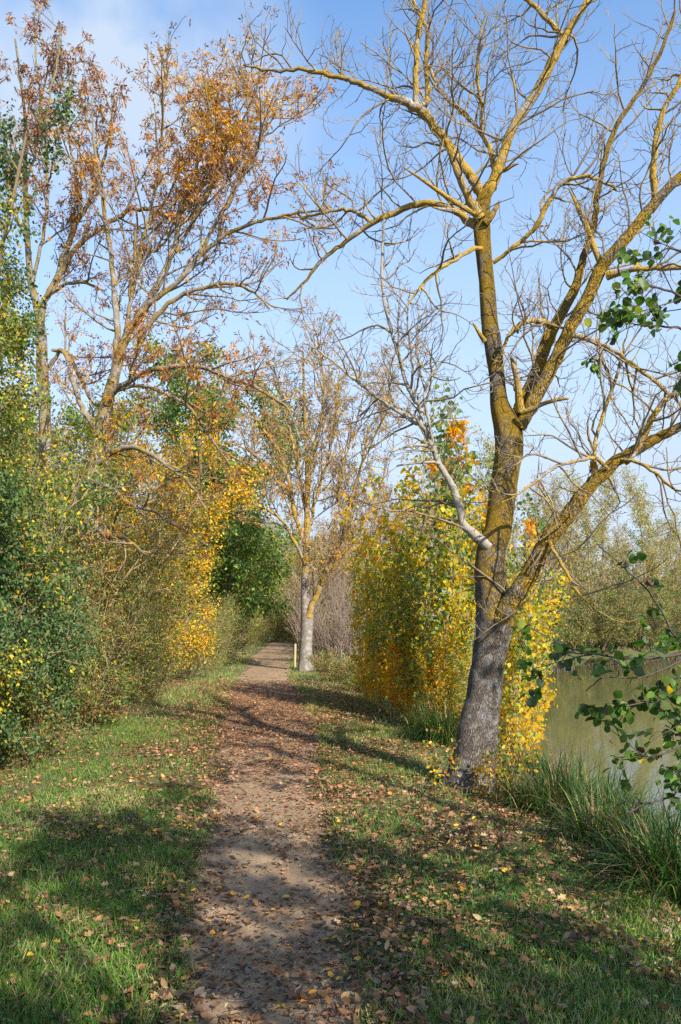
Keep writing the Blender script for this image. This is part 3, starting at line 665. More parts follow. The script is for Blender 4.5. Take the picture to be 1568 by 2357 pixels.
for X, D, sc in [(-6.2, 55, 1.5), (-6.9, 49, 1.3), (-5.4, 62, 1.7), (-4.2, 65, 1.7), (-3.0, 62, 1.7), (-1.9, 58, 1.6), (-1.0, 52, 1.5), (-6.2, 44, 1.2), (-5.8, 36, 1.1), (-4.7, 26.5, 1.1), (-4.6, 23.4, .95), (-4.9, 29.5, 1.2), (-5.1, 33.0, 1.2), (-5.6, 40.0, 1.3), (-.2, 46, 1.4), (.2, 40, 1.3)]:
    put('mixed', X, D, sc, D * .37, 'low green shrub closing the far end of the path' if D > 50 else 'low green shrub at the bank behind the forked ash' if X > -2 else 'low shrub at the hedge foot below the green maples', GM)
put('green', -9.6, 74.0, .9, 5.0, 'distant green maple over the bend in the path')
GB = 'bare grey shrubs behind the forked ash'
put('grey', -1.0, 32.0, 1.0, 0, 'bare grey shrub right behind the forked ash trunk', GB)
put('grey', .1, 31.0, 1.05, 1.2, 'bare pinkish grey shrub beside the poplar thicket', GB)
put('grey', -.6, 37.0, 1.3, 2.4, 'taller bare grey shrub farther along the bank', GB)
put('grey', .9, 28.0, .9, 3.9, 'bare grey shrub half hidden behind the poplar thicket', GB)
put('bramble', .2, 22.5, 1.1, 5.5, 'dark green bramble patch on the bank beside the forked ash')
put('bramble', .55, 19.6, .8, 1.0, 'small dark bramble at the left foot of the poplar thicket')

# pale leafy trees behind the thicket
P['pale'] = plant('aspen_tree', 41, 10.5, .08, 3, .22, [dict(den=2.3, t0=.1, len=(.8, 2.4), ang=(20, 50), r=.022, rmin=.011, n=6, wob=.12, trop=.07, up=.25),
      dict(den=3.0, t0=.1, len=(.5, 1.3), ang=(20, 50), r=.012, rmin=.009, n=4, wob=.15, trop=.07, up=.2)],
    dict(n=6500, size=.105, jit=.12, droop=.3, pal=[((.40, .26, .13), 4), (TAN, 3), (GOLD, 1.4), (OLIVE, 2), ((.35, .22, .16), 3)]), M_OCHRE, M_GREYT, 'trunk', .3)
CATS['pale'] = 'tree'
put('pale', 2.3, 38.0, .92, 0, 'sparse pinkish aspen left of the poplar thicket behind the forked ash')
put('pale', 4.2, 42.0, .95, 1.7, 'sparse tan aspen rising behind the middle of the poplar thicket')
put('pale', -.6, 48.0, .9, 3.2, 'tan aspen seen through the crown of the forked ash')
put('pale', 3.0, 34.0, .78, 1.1, 'pinkish aspen just behind the left half of the poplar thicket')
put('pale', 1.2, 44.0, 1.0, 2.2, 'tall sparse aspen right of the forked ash crown')
put('pale', 7.0, 47.0, .8, 4.4, 'tan aspen behind the big ash trunk')
put('olive', 3.2, 36.0, .62, 2.0, 'low olive willow at the water behind the thicket')

# ------------------------------------------------------------------ poplar thicket on the bank
def poplar(name, seed, H, n, pal, zone=None, size=.075, r0=.017):
    return plant(name, seed, H, r0, 2, .10, [dict(den=7, t0=.04, len=(.3, .9), ang=(16, 46), r=.006, rmin=.003, n=5, wob=.1, trop=.09, up=.3, fall=.55)],
        dict(n=n, size=size, jit=.09, droop=.5, along=.1, shape='heart', pal=pal, mat=M_POP, **({'zone': zone} if zone else {})), M_TAN, M_TAN, 'stem', .08, wob=.04, trop=.05, sides=5, lo=.85)
PP = [poplar('poplar_sapling', 51, 3.7, 1080, [(YEL, 4), (GOLD, 1.3), (LIME, 4), (GREEN, 1.5), (PALEG, 1)], ([(LIME, 3), (GREEN, 2), (PALEG, 1.6), (YEL, 2)], 1.5, .55)),
      poplar('poplar_sapling', 52, 4.2, 1080, [(LIME, 4), (GREEN, 4), (YEL, 2.5), (PALEG, 1.6), (GOLD, 1)], ([(YEL, 3), (GOLD, 3)], 1.3, .55)),
      poplar('poplar_sapling', 53, 3.9, 1080, [(GOLD, 2), (ORNG, .4), (YEL, 5), (LIME, 3), (PALEG, .6)]),
      poplar('poplar_sapling', 54, 5.0, 2000, [(GREEN, 4), (PALEG, 2.4), (BGREEN, 2.5), (LIME, 2)], ([(GOLD, 3), (ORNG, 2)], 1.6, .7), .085, .016)]
GP = 'poplar saplings in the thicket on the bank'
plist = [ # kind, column, distance, scale, label
    (2, 850, 16.6, .8, 'golden poplar sapling at the left end of the thicket'),
    (0, 880, 15.6, .95, 'yellow poplar sapling second from the thicket left end'),
    (1, 835, 17.6, .82, 'green and yellow poplar sapling behind the thicket left end'),
    (2, 915, 15.0, 1.16, None), (0, 935, 14.2, .92, None), (1, 905, 13.8, .80, None), (0, 960, 13.4, 1.14, None),
    (2, 985, 14.6, 1.28, 'tallest gold poplar sapling, just under the pale limb'),
    (1, 1010, 13.0, 1.0, None), (0, 1035, 12.5, 1.08, None), (2, 1050, 13.6, 1.06, None), (0, 990, 12.7, .86, None),
    (3, 1068, 13.3, 1.16, 'tallest green poplar sapling beside the big ash trunk'),
    (3, 1100, 13.8, 1.06, 'green poplar sapling directly behind the big ash trunk'),
        (3, 1190, 14.0, .9, 'green poplar sapling right of the big ash trunk'),
    (0, 1178, 11.8, .86, 'yellow poplar sapling low over the water, right of the trunk'),
    (1, 1215, 12.6, .98, 'lime and yellow poplar sapling at the right end of the thicket'),
    (2, 1200, 13.2, .98, 'orange gold poplar sapling behind the right end of the thicket'),
    (1, 1222, 13.0, .74, 'small lime poplar sapling leaning over the lake'),
    (2, 895, 18.2, .9, None), (1, 870, 14.6, .66, None), (2, 1040, 11.8, .72, None), (0, 1080, 11.4, .66, None), (1, 845, 16.9, .42, None), (0, 872, 15.7, .45, None), (2, 905, 14.6, .4, None), (1, 940, 13.5, .46, None), (0, 972, 12.9, .38, None), (2, 1003, 12.3, .42, None), (1, 1040, 11.7, .4, None), (0, 925, 14.0, .5, None), (1, 1062, 11.2, .36, None),
    (0, 1185, 14.0, .95, 'yellow poplar sapling over the water behind the lime ones'), (2, 1170, 12.4, .8, 'gold poplar sapling against the right side of the ash trunk'), (1, 1212, 14.8, .85, 'outermost lime poplar sapling standing in the lake edge'), (3, 1050, 14.6, 1.12, 'second tall green poplar sapling beside the big ash trunk'), (1, 860, 16.0, .75, None), (0, 900, 16.6, .9, None), ]
pu = set(); Rp = random.Random(5)
for k, x, D, sc, lab in plist:
    b = ground_at(x, D); b.z = max(b.z, -.8) - .02
    lab = lab or 'slender yellow leaved poplar sapling inside the thicket left of the ash trunk'
    if x > 1130 and lab.startswith('slender'): lab = 'yellow poplar sapling hidden behind the big ash trunk'
    if k not in pu:
        pu.add(k); o = PP[k]; o.location = b; o.scale = (sc,) * 3; tag(o, lab, 'sapling', GP)
    else: o = place_copy(PP[k], b, Rp.uniform(0, 6.28), sc, lab, GP)
    if x > 1160: o.rotation_euler = (0, math.radians(7), o.rotation_euler.z)

# dead white brush over the water
P['brush'] = plant('dead_bush', 61, 1.5, .008, 12, 1.5, S_FINE(.0055, 5, 5, (.3, .8), (.15, .4)), None, M_GREYT, M_GREYT, 'stem', .15, trop=-.02)
CATS['brush'] = 'bush'
put('brush', 2.35, 10.9, 1.0, .5, 'pale leafless brush hanging over the water beside the thicket')
put('brush', 2.9, 13.0, 1.1, 2.5, 'second pale leafless brush, farther along the waterline')
# climbing bramble on the trunk foot
P['foot'] = plant('bramble_bush', 62, .62, .005, 9, .8, S_FINE(.0035, 8, 9, (.12, .35), (.06, .2)),
    dict(n=900, size=.04, jit=.03, droop=.2, shape='oval', pal=[(GOLD, 3), (OLIVE, 4), (YEL, 1.4), (GREEN, 2), (BROWN, 2), (RUST, 1)]), M_BROWN, M_BROWN, 'stem', .28)
CATS['foot'] = 'bush'
put('foot', big_base.x + .02, big_base.y - .3, 1.2, .4, 'small yellow leaved bramble climbing the foot of the big ash')

# ------------------------------------------------------------------ the far shore
FS = [plant('poplar_tree', 71, 13, .10, 1, .03, [dict(den=2.2, t0=.16, fall=.25, len=(.8, 2.8), ang=(20, 55), r=.028, rmin=.011, n=5, wob=.1, trop=.08, up=.3),
        dict(den=2.6, t0=.1, len=(.5, 1.3), ang=(25, 50), r=.011, rmin=.008, n=3, wob=.15, trop=.08, up=.2)],
        dict(n=4600, size=.17, jit=.2, droop=.3, pal=[((.30, .29, .10), 4), (LIME, 2), (YEL, 1.4), (GREEN, 1.2), (TAN, 2)]), M_GREYT, M_OCHRE, 'trunk', .1),
      plant('willow_tree', 72, 10, .07, 5, .3, [dict(den=2.4, t0=.05, len=(.8, 2.2), ang=(20, 50), r=.022, rmin=.011, n=5, wob=.12, trop=.07, up=.2),
        dict(den=2.6, t0=.1, len=(.5, 1.3), ang=(20, 50), r=.011, rmin=.008, n=3, wob=.15, trop=.05, up=.2)],
        dict(n=6500, size=.17, jit=.2, droop=.3, pal=[((.30, .28, .10), 5), (TAN, 3), (LIME, 1.6), (BROWN, 1), (GREEN, 1.4), (YEL, .7)]), M_OCHRE, M_GREYT, 'trunk', .6),
      plant('willow_bush', 73, 4.8, .05, 9, .7, [dict(den=2.8, t0=.05, len=(.7, 1.8), ang=(25, 60), r=.02, rmin=.013, n=5, wob=.15, trop=.03, up=.2),
        dict(den=3, t0=.1, len=(.4, 1.0), ang=(25, 60), r=.014, rmin=.011, n=3, wob=.15, trop=.03, up=.2)],
        dict(n=9000, size=.18, jit=.18, droop=.3, pal=[(OLIVE, 4), (GREEN, 3), (TAN, 2), (BROWN, 1.6), (DGREEN, 1.5), (RUST, .5), (LIME, .8)]), M_BROWN, M_GREYT, 'stem', .8),
      plant('birch_tree', 74, 12, .09, 2, .08, [dict(den=2.6, t0=.25, len=(.8, 2.2), ang=(20, 45), r=.025, rmin=.014, n=5, wob=.12, trop=.08, up=.3),
        dict(den=3.6, t0=.1, len=(.4, 1.2), ang=(25, 50), r=.014, rmin=.012, n=3, wob=.15, trop=.08, up=.2)],
        dict(n=1700, size=.14, jit=.15, droop=.3, pal=[(TAN, 4), (OLIVE, 2), (GOLD, 1)]), M_PALE, M_GREYT, 'trunk', .3)]
GF = 'trees along the far shore of the lake'
fsu = set(); Rf = random.Random(9)
def far_y(X): return 47 + 1.15 * (X - 12)
flist = []
X = 8.0; i = 0
while X < 62:
    flist.append((2, X, far_y(X) + .9 * math.sin(X * .5) + .1 + Rf.uniform(0, .4), Rf.uniform(.7, 1.0)))
    if X < 34: flist.append((2, X + 1.3, far_y(X + 1.3) + .9 * math.sin(X * .5 + .65) + .1 + Rf.uniform(0, .4), Rf.uniform(.6, .9)))
    flist.append((2 if i % 3 else 1, X + 1.0, far_y(X) + 4.0 + Rf.uniform(0, 2), Rf.uniform(.85, 1.2) * (1 if i % 3 else .9)))
    flist.append(((0, 1, 3, 0, 1)[i % 5], X - .8, far_y(X) + 5.5 + Rf.uniform(0, 4), Rf.uniform(.92, 1.18)))
    flist.append(((1, 0, 1, 3, 0)[i % 5], X + .6, far_y(X) + 11 + Rf.uniform(0, 6), Rf.uniform(.9, 1.2)))
    X += 2.6 if X < 34 else 5.0; i += 1
FLAB = {0: 'slender yellow green poplar standing on the far shore', 1: 'bushy olive willow standing on the far shore',
        2: 'low olive willow bush at the far waterline', 3: 'pale trunked almost bare birch on the far shore'}
for k, X, Y, sc in flist:
    loc = (X, Y, gzs(X, Y) - .05)
    if k not in fsu:
        fsu.add(k); o = FS[k]; o.location = loc; o.scale = (sc,) * 3; tag(o, FLAB[k], 'bush' if k == 2 else 'tree', GF)
    else: place_copy(FS[k], loc, Rf.uniform(0, 6.28), sc, FLAB[k], GF)

# ------------------------------------------------------------------ alders on the near bank (right)
ALP = [((.06, .125, .02), 5), ((.10, .185, .025), 4), ((.06, .10, .035), 2), (LIME, .5), (YEL, .12), ((.10, .06, .035), .5)]
AS = [dict(den=5.5, t0=.15, len=(.22, .65), ang=(30, 65), r=.004, rmin=.002, n=5, wob=.15, trop=0, up=.1, sides=4),
      dict(den=7, t0=.2, len=(.08, .22), ang=(30, 60), r=.0024, rmin=.0015, n=3, wob=.2, trop=-.04, up=0)]
ald_base = Vector((3.0, 4.6, gzs(3.0, 4.6) - .1))
def alder_leaf(n, size, keep=None):
    def f(root, base, tips, r):
        p, tan = on_tips(r, tips, n, .02)
        if keep is not None:
            k = keep(p + np.array(base), r); p, tan = p[k], tan[k]
        n_ = len(p)
        ax = tan * .6 + r.normal(0, .5, (n_, 3)) - np.array([0, 0, .3])
        up = r.normal(0, .6, (n_, 3)) + np.array([0, -.25, .6])
        leaf_mesh('foliage', M_ALDER, root, p, ax, up, size * r.uniform(.6, 1.2, n_), palette(r, n_, ALP), 'round')
        m = n_ // 5
        q, tn = on_tips(r, tips, m, .01)
        cat = Tubes(); cat.add([Vector((0, 0, 0)), Vector((.002, 0, -.012)), Vector((.003, 0, -.03)), Vector((.003, 0, -.036))], [.001, .0028, .0025, .0008], 4)
        c0 = cat.build('catkin', M_DARKB, root)
        for i in range(90):
            c = c0 if i == 0 else c0.copy()
            if i: C.objects.link(c)
            c.location = q[i]
    return f
def tr(X, Z, w):   # a point of the trunk as column, row, width at its distance
    return (CX + X / 4.6 * F, HY - (Z - EYE) / 4.6 * F, w * F / 4.6)
alder = traced_tree('alder_tree', ald_base,
    ([tr(3.0, -.9, .24), tr(2.98, -.4, .2), tr(2.92, .6, .16), tr(2.9, 1.6, .14), tr(2.95, 2.8, .12), tr(3.05, 4.2, .09), tr(3.1, 5.6, .06), tr(3.15, 7.0, .03)], 4.6, 4.6),
    [([(1950, 860, 20), (1800, 790, 12), (1690, 740, 9), (1600, 700, 7), (1530, 668, 5), (1470, 660, 4), (1415, 690, 2)], 4.6, 4.5),
     ([(1950, 900, 20), (1800, 860, 11), (1680, 800, 8), (1580, 760, 6), (1500, 750, 4), (1440, 745, 2)], 4.6, 4.2),
     ([(1950, 700, 18), (1800, 660, 10), (1680, 610, 8), (1600, 590, 6), (1540, 570, 4), (1500, 600, 2)], 4.6, 4.7),
     ([(1930, 1250, 20), (1780, 1330, 12), (1680, 1440, 8), (1610, 1490, 7), (1530, 1512, 6), (1440, 1515, 5), (1360, 1505, 4), (1270, 1500, 2)], 4.6, 4.0),
     ([(1680, 1440, 7), (1600, 1500, 6), (1540, 1535, 5), (1470, 1560, 4), (1390, 1560, 3), (1350, 1590, 2)], 4.4, 4.1, {'spec': [dn(AS[0], den=3), AS[1]]}),
     ([(1930, 1300, 18), (1780, 1420, 11), (1690, 1540, 8), (1620, 1600, 6), (1540, 1612, 5), (1460, 1622, 4), (1400, 1640, 3), (1348, 1632, 2)], 4.6, 4.1, {'spec': [dn(AS[0], len=(.06, .16), den=9)]}),
     ([(1930, 1400, 18), (1780, 1540, 11), (1680, 1640, 8), (1600, 1690, 6), (1530, 1735, 4), (1470, 1745, 3)], 4.6, 4.0),
     ([(1780, 1540, 11), (1690, 1680, 8), (1620, 1760, 6), (1550, 1830, 5), (1490, 1850, 4), (1440, 1870, 2)], 4.5, 3.9, {'spec': [dn(AS[0], len=(.08, .22), den=6), AS[1]]}),
     ([(1930, 1500, 16), (1800, 1680, 10), (1690, 1780, 7), (1600, 1700, 5), (1550, 1650, 3)], 4.6, 4.2),
     ([(1930, 1180, 16), (1800, 1200, 10), (1690, 1480, 7), (1568, 1480, 5), (1510, 1380, 4), (1440, 1310, 3), (1375, 1252, 2)], 4.6, 4.2, {'spec': [dn(AS[0], len=(.06, .18), den=2.2)]}),
     ([(1950, 450, 18), (2050, 300, 12), (2150, 100, 9), (2200, -100, 6), (2230, -300, 3)], 4.6, 4.0),
     ([(1970, 200, 16), (1960, 0, 12), (1990, -200, 9), (2060, -450, 6), (2090, -600, 3)], 4.6, 4.0),
     ([(1950, 500, 16), (2200, 400, 12), (2500, 300, 8), (2700, 250, 3)], 4.6, 4.4),
     ([(1990, 0, 16), (2250, -200, 10), (2480, -300, 6), (2650, -330, 3)], 4.6, 5.2),
     ([(1960, 250, 14), (2150, 150, 10), (2300, 0, 7), (2500, -60, 3)], 4.6, 3.4)],
    (M_DARKB, M_DARKB), AS, 81, leaf=alder_leaf(2300, .053), twig_mat=M_DARKB, sides=6, trunk_n=30)
tag(alder, 'alder reaching in from the right with dark round leaves over the water', 'tree')

# alders and an ash standing behind the viewpoint: they shade the foreground
SH = plant('alder_tree', 82, 9.5, .11, 2, .16, [dict(den=2.3, t0=.2, len=(.9, 2.4), ang=(45, 85), r=.02, rmin=.007, n=6, wob=.13, trop=.05, up=.2, sides=4),
      dict(den=3.6, t0=.1, len=(.4, 1.0), ang=(30, 65), r=.008, rmin=.004, n=4, wob=.15, trop=.03, up=.1)],
    dict(n=6000, size=.095, jit=.1, droop=.3, shape='round', pal=ALP, mat=M_ALDER), M_DARKB, M_DARKB, 'trunk', .2)
GS = 'alders on the bank behind the viewpoint'
for k, (X, Y, sc, rz) in enumerate([(3.9, -2.4, .9, 0), (4.6, -5.6, 1.05, 1.3), (6.2, -3.2, 1.0, 2.9), (2.4, -6.6, .95, 4.4), (3.2, -4.5, .86, 3.3)]):
    lab = ['alder on the bank just behind the viewpoint', 'alder second behind the viewpoint', 'alder leaning over the water behind the viewpoint', 'alder beside the path behind the viewpoint', 'small alder between the other alders behind the viewpoint'][k]
    loc = (X, Y, max(gzs(X, Y), -.9) - .05)
    if k == 0: SH.location = loc; SH.scale = (sc,) * 3; tag(SH, lab, 'tree', GS)
    else: place_copy(SH, loc, rz, sc, lab, GS)

# ------------------------------------------------------------------ sedge tufts on the bank
def sedge(name, seed, n, Lm, pal, lean=.5):
    r = np.random.default_rng(seed); root = empty(name, (0, 0, 0))
    V, Q, Cc, off = [], [], [], 0
    k = 7
    az = r.uniform(0, 2 * np.pi, n); ln = Lm * r.uniform(.45, 1.1, n); le = lean * r.uniform(.15, 1.3, n); w = r.uniform(.003, .0085, n)
    bx = r.normal(0, .14, n); by = r.normal(0, .14, n)
    az = np.where(r.random(n) < .65, np.arctan2(by, bx) + r.normal(0, .5, n), az); le = le * (.55 + 3.2 * np.hypot(bx, by))
    s = np.linspace(0, 1, k)
    ang = le[:, None] * (.15 + 1.75 * s[None] ** 1.6)
    ang = np.minimum(ang, 2.3)
    dr = np.cumsum(np.sin(ang), 1) / k * ln[:, None]; dz = np.cumsum(np.cos(ang), 1) / k * ln[:, None]
    dr -= dr[:, :1]; dz -= dz[:, :1]
    tw = az[:, None] + r.normal(0, .25, n)[:, None] * s[None]
    cx = bx[:, None] + dr * np.cos(tw); cy = by[:, None] + dr * np.sin(tw); cz = dz - .04
    wd = w[:, None] * (1 - s[None] ** 2.2) + .0004
    px, py = -np.sin(az)[:, None] * wd, np.cos(az)[:, None] * wd
    v = np.stack([np.stack([cx - px, cy - py, cz], -1), np.stack([cx + px, cy + py, cz + .0], -1)], 2)   # n,k,2,3
    idx = np.arange(n * k * 2).reshape(n, k, 2)
    q = np.stack([idx[:, :-1, 0], idx[:, :-1, 1], idx[:, 1:, 1], idx[:, 1:, 0]], -1).reshape(-1, 4)
    col = palette(r, n, pal); col = np.repeat(col, k * 2, 0)
    me = mesh_from('blades', v.reshape(-1, 3), [q], {'tint': ('FLOAT_COLOR', col)})
    link('blades', me, M_GRASS, root)
    return root
SG = [((.036, .09, .018), 5), ((.065, .13, .027), 3), ((.025, .06, .012), 3), ((.30, .22, .10), 1.0), ((.16, .10, .05), 1.2), (LIME, .4)]
DRY = [((.40, .29, .15), 4), ((.28, .19, .09), 3), ((.5, .38, .2), 2), ((.14, .09, .05), 1.5)]
GT = 'sedge tufts along the lake edge'
sg = sedge('sedge_tuft', 91, 760, 1.08, SG, 1.2)
sg2 = sedge('sedge_tuft', 92, 480, .7, [(c, w * (2.6 if c[0] > .12 else 1)) for c, w in SG], 1.25)
dry = sedge('dry_grass_tuft', 93, 420, .6, DRY, .55)
spots = [(0, 1215, 1795, .72, 'dense sedge tuft between the big ash and the water, first from the trunk'), (0, 1275, 1800, 1.05, 'tallest sedge tuft at the water edge with upright blades'),
         (0, 1330, 1835, 1.05, 'broad sedge tuft with dark heart at the bank'), (1, 1250, 1840, .9, 'browned sedge tuft in front of the tall tufts'),
         (0, 1390, 1870, 1.0, 'arching sedge tuft over the lake beside the alder leaves'), (1, 1370, 1905, .95, 'browned sedge tuft lower on the bank'),
         (0, 1450, 1905, 1.0, 'dark sedge tuft below the alder leaves'), (0, 1520, 1950, 1.0, 'sedge tuft at the right edge beneath the alder'),
         (1, 1480, 1975, .9, 'browned sedge tuft before the right edge tufts'), (0, 1570, 2010, 1.0, 'nearest sedge tuft, cut by the right edge'),
         (1, 1200, 1830, .7, 'small browned sedge tuft near the ash foot'), (0, 985, 1690, .75, 'bright sedge tuft under the poplar thicket'),
         (0, 1030, 1700, .8, 'bright sedge tuft just left of the big ash trunk'), (1, 1165, 1770, .62, 'small sedge tuft right against the ash trunk')]
used_s = set()
for k, x, y, sc, lab in spots:
    D = 3024 / (y - HY); X = (x - CX) / F * D
    src = (sg, sg2)[k]; loc = (X, D, max(gzs(X, D), -.72))
    if k not in used_s:
        used_s.add(k); src.location = loc; src.scale = (sc,) * 3; tag(src, lab, 'sedge', GT); src.rotation_euler.z = 0
    else: place_copy(src, loc, (x * .37) % 6.28, sc, lab, GT)
GD = 'dry grass tufts beside the forked ash'
for j, (X, Y, sc) in enumerate([(-.45, 25.6, 1.2), (.0, 24.8, 1.25), (-.85, 27.6, 1.1), (.3, 23.4, 1.1)]):
    lab = ['tan dry grass tuft right of the forked ash trunk', 'tan dry grass tuft halfway to the poplar thicket', 'dry grass tuft behind the forked ash trunk', 'dry grass tuft nearest the poplar thicket'][j]
    if j == 0: dry.location = (X, Y, gzs(X, Y)); dry.scale = (sc,) * 3; tag(dry, lab, 'grass tuft', GD)
    else: place_copy(dry, (X, Y, gzs(X, Y)), j * 1.3, sc, lab, GD)

# ------------------------------------------------------------------ post and fallen twigs
def post():
    b = ground_at(679, 28.5)
    T = Tubes(); w = .045
    T.add([Vector((0, 0, -.3)), Vector((0, 0, .3)), Vector((.01, 0, .6)), Vector((.015, .0, .80)), Vector((.03, 0, .84)), Vector((.03, 0, .845))], [w, w, w * .97, w * .95, w * .6, .002], 9)
    o = T.build('wooden_post', M_TAN, None, .1); o.location = b
    tag(o, 'short weathered wooden post just left of the forked ash', 'post')
post()
def ground_twig(pts, r0, label):
    P3 = []
    for x, y in pts:
        D = 3024 / (y - HY); X = (x - CX) / F * D; P3.append((X, D, gzs(X, D) + .012))
    b = Vector(P3[0]); s = smooth_line([tuple(Vector(p) - b) for p in P3], 12)
    T = Tubes(); T.add([Vector(p) for p in s], [r0 * (1 - .5 * i / 11) for i in range(12)], 6)
    o = T.build('fallen_twig', M_GREYT, None, .15); o.location = b
    tag(o, label, 'twig')
ground_twig([(486, 2258), (498, 2284), (530, 2300), (565, 2296), (600, 2283)], .0045, 'curved grey twig lying on the path at the bottom')
ground_twig([(785, 2272), (815, 2250), (846, 2226)], .0035, 'short straight twig among leaves at the right path edge')

# ------------------------------------------------------------------ ground, path, water
def axis(lo, hi, fine_lo, fine_hi, step, grow=1.12):
    a = list(np.arange(fine_lo, fine_hi, step)); s = step; v = a[-1]
    while v < hi: s *= grow; v += s; a.append(v)
    s = step; v = a[0]; b = []
    while v > lo: s *= grow; v -= s; b.append(v)
    return np.array(b[::-1] + a)
def grid(name, xs, ys, zf, mat, keep=None):
    Xg, Yg = np.meshgrid(xs, ys); Z = zf(Xg, Yg)
    idx = np.arange(Xg.size).reshape(Xg.shape)
    q = np.stack([idx[:-1, :-1], idx[:-1, 1:], idx[1:, 1:], idx[1:, :-1]], -1).reshape(-1, 4)
    me = mesh_from(name, np.stack([Xg, Yg, Z], -1).reshape(-1, 3), [q], None, True)
    return link(name, me, mat)
def ground_material():
    m, nt, out = new_mat('soil_and_turf')
    tc = N(nt, 'ShaderNodeTexCoord')
    def noise(s, d=5, r=.6):
        n = N(nt, 'ShaderNodeTexNoise'); n.inputs['Scale'].default_value = s; n.inputs['Detail'].default_value = d; n.inputs['Roughness'].default_value = r
        L(nt, tc.outputs['Object'], n.inputs['Vector']); return n.outputs['Fac']
    a = ramp(nt, noise(.9), [(.38, (.07, .10, .028)), (.5, (.12, .14, .05)), (.64, (.16, .115, .06))]).outputs[0]
    b = ramp(nt, noise(30, 6, .7), [(.35, (.045, .04, .02)), (.55, (.12, .12, .05)), (.7, (.22, .16, .08))]).outputs[0]
    col = mixc(nt, .55, a, b)
    s = N(nt, 'ShaderNodeBsdfPrincipled'); s.inputs['Roughness'].default_value = .95; s.inputs['Specular IOR Level'].default_value = .1
    L(nt, col, s.inputs['Base Color'])
    bp = N(nt, 'ShaderNodeBump'); bp.inputs['Strength'].default_value = .7; bp.inputs['Distance'].default_value = .03
    L(nt, noise(26, 6, .75), bp.inputs['Height']); L(nt, bp.outputs[0], s.inputs['Normal']); L(nt, s.outputs[0], out.inputs[0])
    return m
def path_material():
    m, nt, out = new_mat('trodden_earth')
    tc = N(nt, 'ShaderNodeTexCoord')
    def noise(s, d=5, r=.6):
        n = N(nt, 'ShaderNodeTexNoise'); n.inputs['Scale'].default_value = s; n.inputs['Detail'].default_value = d; n.inputs['Roughness'].default_value = r
        L(nt, tc.outputs['Object'], n.inputs['Vector']); return n.outputs['Fac']
    a = ramp(nt, noise(2.2), [(.35, (.21, .132, .07)), (.52, (.31, .205, .115)), (.68, (.42, .295, .175))]).outputs[0]
    b = ramp(nt, noise(60, 6, .75), [(.3, (.075, .053, .034)), (.5, (.24, .17, .11)), (.72, (.42, .33, .23))]).outputs[0]
    col = mixc(nt, .45, a, b)
    v = N(nt, 'ShaderNodeTexVoronoi'); v.inputs['Scale'].default_value = 70; L(nt, tc.outputs['Object'], v.inputs['Vector'])
    peb = ramp(nt, v.outputs['Distance'], [(.12, (1, 1, 1)), (.22, (0, 0, 0))]).outputs[0]
    sel = mth(nt, 'MULTIPLY', peb, mth(nt, 'GREATER_THAN', noise(9), .56))
    col = mixc(nt, mth(nt, 'MULTIPLY', sel, .6), col, (.42, .36, .28))
    s = N(nt, 'ShaderNodeBsdfPrincipled'); s.inputs['Roughness'].default_value = .9; s.inputs['Specular IOR Level'].default_value = .15
    L(nt, col, s.inputs['Base Color'])
    h = mth(nt, 'ADD', noise(45, 6, .75), mth(nt, 'MULTIPLY', sel, .4)); h = mth(nt, 'ADD', h, mth(nt, 'MULTIPLY', noise(7), 1.5))
    bp = N(nt, 'ShaderNodeBump'); bp.inputs['Strength'].default_value = .65; bp.inputs['Distance'].default_value = .02
    L(nt, h, bp.inputs['Height']); L(nt, bp.outputs[0], s.inputs['Normal']); L(nt, s.outputs[0], out.inputs[0])
    return m
def water_material():
    m, nt, out = new_mat('lake_water')
    tc = N(nt, 'ShaderNodeTexCoord')
    mp = N(nt, 'ShaderNodeMapping'); mp.inputs['Scale'].default_value = (1.0, 1.6, 1); L(nt, tc.outputs['Object'], mp.inputs['Vector'])
    n = N(nt, 'ShaderNodeTexNoise'); n.inputs['Scale'].default_value = 3.2; n.inputs['Detail'].default_value = 3; n.inputs['Roughness'].default_value = .55; L(nt, mp.outputs[0], n.inputs['Vector'])
    s = N(nt, 'ShaderNodeBsdfPrincipled'); s.inputs['Roughness'].default_value = .03; s.inputs['IOR'].default_value = 1.33
    s.inputs['Base Color'].default_value = (.105, .105, .04, 1)
    bp = N(nt, 'ShaderNodeBump'); bp.inputs['Strength'].default_value = .022; bp.inputs['Distance'].default_value = .05
    L(nt, n.outputs['Fac'], bp.inputs['Height']); L(nt, bp.outputs[0], s.inputs['Normal']); L(nt, s.outputs[0], out.inputs[0])
    return m
M_SOIL, M_PATH, M_WATER = ground_material(), path_material(), water_material()
g = grid('ground', axis(-500, 500, -6.5, 4.5, .075), axis(-400, 900, -3, 16, .075), gz, M_SOIL); tag(g, kind='structure', label='grassy lake bank and verge', cat='ground')
